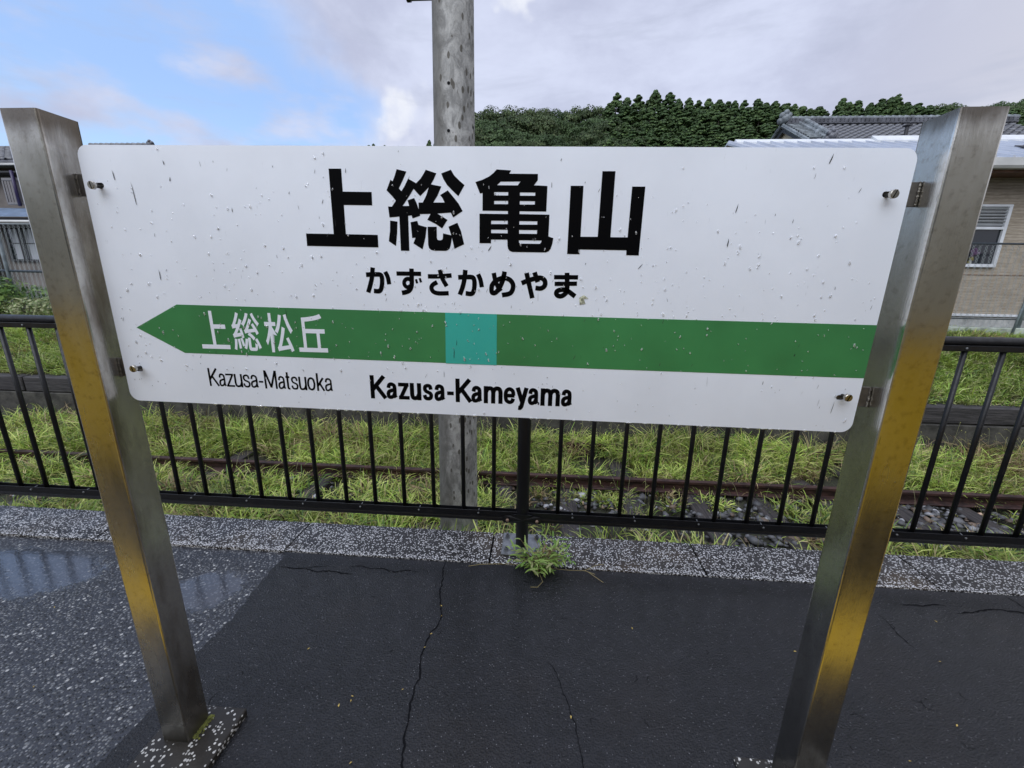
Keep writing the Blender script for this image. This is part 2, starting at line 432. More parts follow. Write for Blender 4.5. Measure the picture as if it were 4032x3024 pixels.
def b_stainless(stain=0.0, warm=0.0):
    def f(g, p, v):
        n = g.noise(g.mapping(v, (1, 1, 0.25)), 9, 5, 0.62); n2 = g.noise(v, 55, 4, 0.7)
        base = g.mix(g.ramp(n, 0.3, 0.7), (0.66, 0.645, 0.60), (0.82, 0.81, 0.77))
        base = g.mix(g.m('MULTIPLY', g.ramp(n2, 0.50, 0.72), 0.35), base, (0.26, 0.22, 0.17))
        sp = g.n('ShaderNodeSeparateXYZ'); g.put(sp.inputs[0], v)
        # grime runs under the top rim and round the foot
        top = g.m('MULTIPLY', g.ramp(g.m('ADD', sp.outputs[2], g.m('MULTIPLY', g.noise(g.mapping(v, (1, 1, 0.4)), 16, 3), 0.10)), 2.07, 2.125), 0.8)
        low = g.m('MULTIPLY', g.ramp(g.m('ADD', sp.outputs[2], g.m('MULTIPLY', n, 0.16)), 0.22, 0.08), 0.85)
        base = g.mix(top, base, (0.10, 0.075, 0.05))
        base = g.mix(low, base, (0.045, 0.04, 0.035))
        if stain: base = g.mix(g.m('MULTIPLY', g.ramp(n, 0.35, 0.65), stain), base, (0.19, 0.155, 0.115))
        foot_tone = g.m('MULTIPLY', g.ramp(g.m('ADD', sp.outputs[2], g.m('MULTIPLY', n, 0.25)), 0.78, 0.12), 0.62)  # base colour darkens gradually towards the foot
        base = g.mix(foot_tone, base, (0.15, 0.145, 0.13))
        # run marks left by rain
        run = g.noise(g.mapping(v, (1, 1, 0.13)), 75, 2, 0.5); gate = g.noise(v, 11, 3)
        rm = g.m('MULTIPLY', g.ramp(run, 0.71, 0.76), g.ramp(gate, 0.52, 0.60))
        base = g.mix(g.m('MULTIPLY', rm, 0.5), base, (0.10, 0.085, 0.06))
        g.put(p.inputs['Base Color'], base)
        g.put(p.inputs['Roughness'], g.m('ADD', g.ramp(n, 0.3, 0.7, 0.20, 0.28), g.m('MULTIPLY', low, 0.3)))
        bump(g, p, g.m('ADD', g.m('MULTIPLY', n2, 0.4), g.noise(g.mapping(v, (1, 1, 0.1)), 300, 2)), 0.0006, 0.35)
    return f
M_post = mat('brushed_stainless', metal=1.0, build=b_stainless(0.0))
M_post_in = mat('weathered_stainless', metal=0.85, build=b_stainless(0.9))
M_bracket = mat('bracket_steel', (0.13, 0.12, 0.11), 0.45, 0.8, build=varied((0.13, 0.12, 0.11), 0.3, 30))
M_weld = mat('weld_bead', (0.42, 0.40, 0.36), 0.5, 0.9, build=varied((0.20, 0.185, 0.16), 0.5, 150, 0.002, 200))
M_bolt = mat('bolt_steel', rough=0.3, metal=1.0, build=varied((0.42, 0.40, 0.36), 0.35, 60))
M_boltdark = mat('bolt_dark', (0.03, 0.028, 0.025), 0.5, 0.5)
def b_board(base, amt=0.04):
    def f(g, p, v):
        n = g.noise(v, 3.5, 4); n2 = g.noise(g.mapping(v, (1, 1, 0.3)), 60, 3, 0.7)
        lo = tuple(c * (1 - amt) for c in base); hi = tuple(min(1, c * (1 + amt)) for c in base)
        b = g.mix(g.ramp(n, 0.3, 0.7), lo, hi)
        b = g.mix(g.m('MULTIPLY', g.ramp(n2, 0.66, 0.80), 0.22), b, tuple(c * 0.55 for c in base))
        sc_ = g.noise(g.mapping(v, (1, 1, 0.16), rot=(0, 0.35, 0)), 120, 2, 0.5); gate = g.noise(v, 13, 3)
        b = g.mix(g.m('MULTIPLY', g.m('MULTIPLY', g.ramp(sc_, 0.73, 0.78), g.ramp(gate, 0.5, 0.6)), 0.40), b, tuple(c * 0.35 for c in base))
        g.put(p.inputs['Base Color'], b)
        bump(g, p, g.noise(v, 45, 3), 0.0004, 0.25)
    return f
M_white = mat('sign_white', rough=0.42, build=b_board((0.79, 0.83, 0.91)), coat=0.06, coat_rough=0.35)
M_green = mat('sign_green', rough=0.42, build=b_board((0.040, 0.205, 0.065), 0.14), coat=0.08, coat_rough=0.35)
M_teal = mat('sign_teal', rough=0.42, build=b_board((0.036, 0.40, 0.33), 0.06), coat=0.08, coat_rough=0.35)
M_black = mat('sign_black', (0.002, 0.002, 0.0025), 0.6, spec=0.04)
M_dirt = mat('dirt_fleck', (0.05, 0.05, 0.05), 0.8)
M_fleckd = mat('dirt_fleck_deep', (0.012, 0.012, 0.014), 0.8)
M_drop = mat('water_drop', (1, 1, 1), 0.02)
M_drop.node_tree.nodes['Principled BSDF'].inputs['Transmission Weight'].default_value = 0.84
M_drop.node_tree.nodes['Principled BSDF'].inputs['IOR'].default_value = 1.33
def b_blackpaint(g, p, v):
    n = g.noise(v, 26, 4, 0.65)
    g.put(p.inputs['Base Color'], g.mix(g.ramp(n, 0.62, 0.78), (0.0085, 0.0088, 0.0105), (0.035, 0.033, 0.03)))
    g.put(p.inputs['Roughness'], g.ramp(n, 0.3, 0.7, 0.30, 0.50))
    bump(g, p, g.noise(v, 150, 2), 0.0006, 0.5)
M_fence = mat('fence_black_paint', build=b_blackpaint, spec=0.35)
def b_pole(g, p, v):
    sp = g.n('ShaderNodeSeparateXYZ'); g.put(sp.inputs[0], v)
    n = g.noise(g.mapping(v, (1, 1, 0.5)), 14, 6, 0.7, 0.8); n3 = g.noise(v, 70, 4, 0.7)
    base = g.mix(g.ramp(n, 0.35, 0.65), (0.20, 0.198, 0.187), (0.46, 0.455, 0.43))
    base = g.mix(g.m('MULTIPLY', g.ramp(n3, 0.5, 0.7), 0.35), base, (0.10, 0.10, 0.09))
    # one weather side is stained dark in vertical runs
    left = g.ramp(g.m('ADD', sp.outputs[0], g.m('MULTIPLY', g.m('SUBTRACT', g.noise(g.mapping(v, (1, 1, 0.35)), 9, 5, 0.65), 0.5), 0.22)), -0.405, -0.50)
    base = g.mix(g.m('MULTIPLY', left, 0.75), base, (0.085, 0.08, 0.068))
    # lichen blotches
    lv = g.mapping(v, (1, 1, 0.42), rot=(0.0, 0.18, 0))
    d = g.vor(lv, 33); cell = g.vor(lv, 33, out='Color'); s = g.n('ShaderNodeSeparateColor'); g.put(s.inputs[0], cell)
    reg = g.ramp(sp.outputs[0], -0.50, -0.38, 0.0, 0.72)
    bl = g.m('MULTIPLY', g.ramp(g.m('SUBTRACT', reg, s.outputs[0]), 0.0, 0.02), g.ramp(g.m('ADD', d, g.m('MULTIPLY', g.noise(v, 60, 2), 0.18)), 0.42, 0.34))
    base = g.mix(g.m('MULTIPLY', bl, 0.85), base, (0.060, 0.052, 0.036))
    g.put(p.inputs['Base Color'], base)
    bump(g, p, g.m('ADD', n, g.m('MULTIPLY', n3, 0.5)), 0.004, 0.6)
M_pole = mat('weathered_concrete_pole', rough=0.8, build=b_pole)
M_conc = mat('stained_concrete', rough=0.85, build=varied((0.050, 0.047, 0.040), 0.55, 5, 0.006, 35))
M_conc_l = mat('pale_concrete', rough=0.85, build=varied((0.40, 0.40, 0.38), 0.3, 4, 0.004, 40))
def b_timber(base):
    def f(g, p, v):
        n = g.noise(g.mapping(v, (0.6, 7, 9)), 5, 6, 0.7, 0.6)
        g.put(p.inputs['Base Color'], g.mix(g.ramp(n, 0.35, 0.65), tuple(c * 0.35 for c in base), tuple(c * 1.3 for c in base)))
        bump(g, p, n, 0.012, 0.8)
    return f
M_timber = mat('old_timber', rough=0.75, build=b_timber((0.045, 0.041, 0.042)))
def b_timber_y(g, p, v):
    n = g.noise(g.mapping(v, (9, 0.6, 9)), 5, 6, 0.7, 0.6)
    g.put(p.inputs['Base Color'], g.mix(g.ramp(n, 0.35, 0.65), (0.014, 0.012, 0.012), (0.06, 0.05, 0.046)))
    bump(g, p, n, 0.012, 0.8)
M_sleeper = mat('sleeper_timber', rough=0.7, build=b_timber_y)
def b_rust(g, p, v):
    n = g.noise(g.mapping(v, (0.5, 1, 1)), 14, 5, 0.65)
    g.put(p.inputs['Base Color'], g.mix(g.ramp(n, 0.3, 0.7), (0.016, 0.008, 0.007), (0.075, 0.034, 0.027)))
    bump(g, p, g.noise(v, 90, 3), 0.003, 0.5)
M_rust = mat('rusty_rail', rough=0.62, metal=0.2, build=b_rust)
def b_soil(g, p, v):
    n = g.noise(v, 3.2, 5, 0.65); n2 = g.noise(v, 40, 4, 0.65)
    b = g.mix(g.ramp(n, 0.3, 0.7), (0.018, 0.014, 0.010), (0.035, 0.032, 0.02))
    g.put(p.inputs['Base Color'], g.mix(g.ramp(n2, 0.4, 0.7), b, (0.045, 0.055, 0.022)))
    bump(g, p, n2, 0.03, 0.8)
M_soil = mat('weedy_soil', rough=0.9, build=b_soil)
def b_tint(extra, rough, trans=0.0, amt=0.25):
    def f(g, p, v):
        a = g.n('ShaderNodeAttribute', attribute_name='tint')
        oi = g.n('ShaderNodeObjectInfo')
        c = g.mix(g.m('MULTIPLY', oi.outputs['Random'], amt), a.outputs[0], extra, 'MULTIPLY')
        g.put(p.inputs['Base Color'], c)
        p.inputs['Roughness'].default_value = rough
        if trans:
            t = g.n('ShaderNodeBsdfTranslucent'); g.put(t.inputs[0], c)
            mx_ = g.n('ShaderNodeMixShader'); mx_.inputs[0].default_value = trans
            g.t.links.new(p.outputs[0], mx_.inputs[1]); g.t.links.new(t.outputs[0], mx_.inputs[2])
            out = [n for n in g.t.nodes if n.type == 'OUTPUT_MATERIAL'][0]
            g.t.links.new(mx_.outputs[0], out.inputs[0])
    return f
M_grass = mat('grass_blades', build=b_tint((1, 1, 1), 0.42, 0.30), spec=0.4)
M_leaf = mat('tree_leaves', build=b_tint((0.55, 0.62, 0.6), 0.6, 0.0, 0.8), spec=0.2)
M_bark = mat('bark', rough=0.9, build=varied((0.09, 0.075, 0.06), 0.4, 6, 0.02, 20))
M_stone = mat('ballast_stone', build=b_tint((1, 1, 1), 0.5), spec=0.5)
M_hill = mat('hill_ground', rough=0.95, build=varied((0.018, 0.026, 0.012), 0.4, 0.2))
M_yellow = mat('tactile_yellow', rough=0.6, build=varied((0.80, 0.50, 0.02), 0.12, 4))

# ------------------------------------------------------------------ the platform
def sheet(name, poly, z, m, parent=None, kind=None, depth=0.8):
    b = MB(); b.prism([(x, y, z) for x, y in poly], (0, 0, -depth))
    o = b.build(name, m, parent)
    if kind: o['kind'] = kind
    return o
platform = sheet('platform', [(-14, -1.93), (14, -1.93), (14, 1.036), (-14, 1.036)], -0.0075, M_old, None, 'structure')
PB = [(-1.40, 1.036), (-1.362, 1.013), (-1.363, 0.80), (-1.335, 0.50), (-1.352, 0.32), (-1.326, 0.062), (-1.339, -0.154), (-1.33, -0.5), (-1.36, -1.92)]
pb = []
for i in range(len(PB) - 1):
    for k in range(8):
        t = k / 8
        pb.append((PB[i][0] * (1 - t) + PB[i + 1][0] * t + RNG.uniform(-.007, .007), PB[i][1] * (1 - t) + PB[i + 1][1] * t))
pb[0] = (-1.40, 1.036)
sheet('asphalt_patch', pb + [(-1.36, -1.92), (14, -1.92), (14, 1.036)][0:1] + [(14, -1.92), (14, 1.036)], 0.0, M_patch, platform, None, 0.007)
# yellow tactile paving behind the viewer, seen only as the glow it throws on the stainless posts
M_tac = M_yellow
def tactile_tile():
    b = MB(); b.box((0.003, 0.003, 0.0), (0.297, 0.297, 0.010), bev=0.003)
    for i in range(5):
        for j in range(5): b.tube([(0.04 + i * 0.055, 0.04 + j * 0.055, 0.010), (0.04 + i * 0.055, 0.04 + j * 0.055, 0.015)], [0.015, 0.010], 8)
    return b.mesh('tactile_tile')
tt = tactile_tile(); tt.materials.append(M_tac)
for row in (-0.95,):
    for k in range(-14, 14): link('tactile_tile', tt, None, platform, loc=(k * 0.30 + 0.05, row, 0.001))
# coping stones
def coping(x0, x1):
    b = MB(); g = 0.006
    n = max(2, int((x1 - x0) / 0.05)); front = []
    for i in range(n + 1):
        x = x0 + g + (x1 - x0 - 2 * g) * i / n
        front.append((x, 1.040 + RNG.uniform(-.003, .004)))
    poly = front + [(x1 - g, 1.352), (x0 + g, 1.352)]
    b.prism([(x, y, 0.006) for x, y in poly], (0, 0, -0.16))
    return b
for k in range(-10, 11):
    x0 = -0.080 + 1.31 * k
    coping(x0, x0 + 1.31).build('coping_stone', M_coping, platform)
MB().box((-14, 1.04, -0.80), (14, 1.30, -0.156)).build('platform_wall', M_conc, platform)
MB().box((-14, 1.037, -0.15), (14, 1.345, -0.02)).build('joint_filler', M_crack, platform)

# cracks in the asphalt
def crack(pts, w0, parent=platform, z=0.0016, jitter=0.006):
    P = []
    for i in range(len(pts) - 1):
        a, c = Vector((*pts[i], 0)), Vector((*pts[i + 1], 0)); n = max(2, int((c - a).length / 0.012))
        for k in range(n): P.append(a.lerp(c, k / n))
    P.append(Vector((*pts[-1], 0)))
    L = len(P); v = []; f = []
    off = 0
    for i, q in enumerate(P):
        t = (P[min(i + 1, L - 1)] - P[max(i - 1, 0)]).normalized(); nn = Vector((-t.y, t.x, 0))
        off = off * 0.6 + RNG.uniform(-jitter, jitter) * 0.6
        e = min(1, i / 4, (L - 1 - i) / 4)
        w = w0 * (0.25 + 0.75 * e) * RNG.uniform(0.45, 1.3) / 2 + 0.0003
        c = q + nn * off
        v += [c + nn * w + Vector((0, 0, z)), c - nn * w + Vector((0, 0, z))]
    for i in range(L - 1): f.append((2 * i, 2 * i + 1, 2 * i + 3, 2 * i + 2))
    return MB().add(v, f).build('crack', M_crack, parent)
crack([(-0.351, 1.028), (-0.342, 0.936), (-0.327, 0.845), (-0.321, 0.779), (-0.296, 0.691), (-0.279, 0.625), (-0.283, 0.554), (-0.306, 0.5), (-0.314, 0.429), (-0.313, 0.351), (-0.299, 0.297), (-0.289, 0.269), (-0.302, 0.234), (-0.293, 0.191), (-0.298, 0.16), (-0.286, 0.111), (-0.283, 0.056), (-0.284, 0.029), (-0.27, 0.004), (-0.267, -0.028), (-0.257, -0.067), (-0.25, -0.3)], 0.0075)
crack([(0.268, 0.399), (0.306, 0.353), (0.323, 0.308), (0.334, 0.253), (0.354, 0.213), (0.359, 0.173), (0.376, 0.136), (0.382, 0.082), (0.39, 0.024), (0.393, -0.016), (0.40, -0.3)], 0.0035)
crack([(-1.338, 0.903), (-1.237, 0.894), (-1.168, 0.904), (-1.097, 0.875), (-1.02, 0.896), (-0.944, 0.882), (-0.87, 0.880)], 0.0075)
crack([(-1.168, 0.904), (-1.10, 0.925), (-1.05, 0.93)], 0.004)
crack([(-0.908, 0.94), (-0.853, 0.952), (-0.775, 0.933), (-0.707, 0.936), (-0.631, 0.915), (-0.57, 0.937), (-0.49, 0.935)], 0.0065)
crack([(2.211, 0.912), (2.287, 0.912), (2.322, 0.904), (2.391, 0.927), (2.452, 0.921)], 0.0085)
crack([(2.469, 0.866), (2.548, 0.882), (2.635, 0.905), (2.71, 0.915), (2.759, 0.908), (2.837, 0.903), (3.0, 0.88)], 0.0085)
crack([(2.869, 1.04), (2.88, 0.993), (2.876, 0.94), (2.90, 0.91)], 0.007)
crack([(2.032, 0.829), (2.04, 0.776), (2.032, 0.705), (2.05, 0.60)], 0.0035)
crack([(1.807, 0.347), (1.839, 0.339), (1.838, 0.315), (1.86, 0.30)], 0.004)
crack([(2.042, 0.401), (2.039, 0.383), (2.042, 0.366)], 0.004)
for k in range(26):
    x, y = RNG.uniform(-1.2, 2.4), RNG.uniform(-0.1, 0.75); a = RNG.uniform(0, 6.3); L_ = RNG.uniform(0.012, 0.05)
    crack([(x, y), (x + L_ * math.cos(a) / 2, y + L_ * math.sin(a) / 2), (x + L_ * math.cos(a + .5), y + L_ * math.sin(a + .5))], 0.004, jitter=0.004)
# small yellow leaf scraps lying on the wet asphalt
b = MB()
scr = [(-0.292, 0.683), (-0.275, 0.617), (-0.299, 0.503), (-0.31, 0.425), (-0.348, 0.214), (-0.547, 0.169), (-0.544, 0.15), (-0.585, 0.128), (-0.851, 0.373), (-0.445, -0.068), (0.361, 0.157), (2.1, 0.55), (1.9, 0.25), (1.6, 0.1), (2.3, 0.8), (1.5, 0.35), (0.7, 0.62), (1.2, 0.0), (-1.6, 0.3), (-1.9, 0.1), (-2.3, 0.5), (1.45, 0.55), (0.62, -0.03)]
for x, y in scr:
    a = RNG.uniform(0, 6.3); l = RNG.uniform(0.004, 0.009); w = l * 0.4; ca, sa = math.cos(a), math.sin(a)
    q = [(-l, 0, .0022), (-l * .2, w, .0035), (l, 0, .0022), (-l * .2, -w, .0035)]
    b.add([(x + u * ca - t * sa, y + u * sa + t * ca, z) for u, t, z in q], [(0, 1, 2), (0, 2, 3)])
o = b.build('leaf_litter', mat('yellow_scraps', (0.62, 0.45, 0.12), 0.6)); tag(o, kind='stuff', label='small yellow leaf scraps scattered on the wet asphalt')

# ------------------------------------------------------------------ station name sign
sign = empty('station_name_sign', (0, 0, 0), 'white station name board with green arrow band between two stainless posts', 'station sign')
TL, TR, BR, BL = [Vector((a, 0, b)) for a, b in ((-1.0278, 2.0227), (1.038, 2.0069), (1.0323, 1.3157), (-1.0313, 1.333))]
BY = -0.018                                          # plane of the board
def round_corner(P, A, C, r, n=6):
    """P corner between neighbours A and C"""
    u = (A - P).normalized(); w = (C - P).normalized(); c = P + (u + w) * r; o = []
    for k in range(n + 1):
        t = k / n * math.pi / 2
        o.append(c - w * r * math.cos(t) - u * r * math.sin(t))
    return [(q.x, q.z) for q in o]
out = []
for P, A, C in ((TL, BL, TR), (TR, TL, BR), (BR, TR, BL), (BL, BR, TL)): out += round_corner(P, A, C, 0.028)
def slot(cx, cz, hw=0.0125, hh=0.0068):
    o = []
    for k in range(9): t = -math.pi / 2 + math.pi * k / 8; o.append((cx + hw - hh + hh * math.cos(t), cz + hh * math.sin(t)))
    for k in range(9): t = math.pi / 2 + math.pi * k / 8; o.append((cx - hw + hh + hh * math.cos(t), cz + hh * math.sin(t)))
    return o
slots = [(-0.9849, 1.926), (0.9909, 1.9089), (0.9878, 1.4126), (-0.9864, 1.4288)]
board = link('board', curve_mesh('board', [out] + [slot(*s) for s in slots], BY, 0.004, M_white), None, sign)
FRONT = BY - 0.002
band_y = FRONT - 0.0003
arrow = [(-0.9651, 1.5524), (-0.8302, 1.6199), (0.3286, 1.6095), (1.035, 1.6046), (1.0332, 1.4667), (0.3375, 1.471), (-0.8324, 1.4826)]
link('arrow_band', curve_mesh('arrow_band', [arrow], band_y, 0.0006, M_green), None, sign)
teal = [(-0.0684, 1.6127), (0.0711, 1.6115), (0.071, 1.4731), (-0.07, 1.4742)]
link('teal_square', curve_mesh('teal_square', [teal], band_y - 0.0004, 0.0006, M_teal), None, sign)
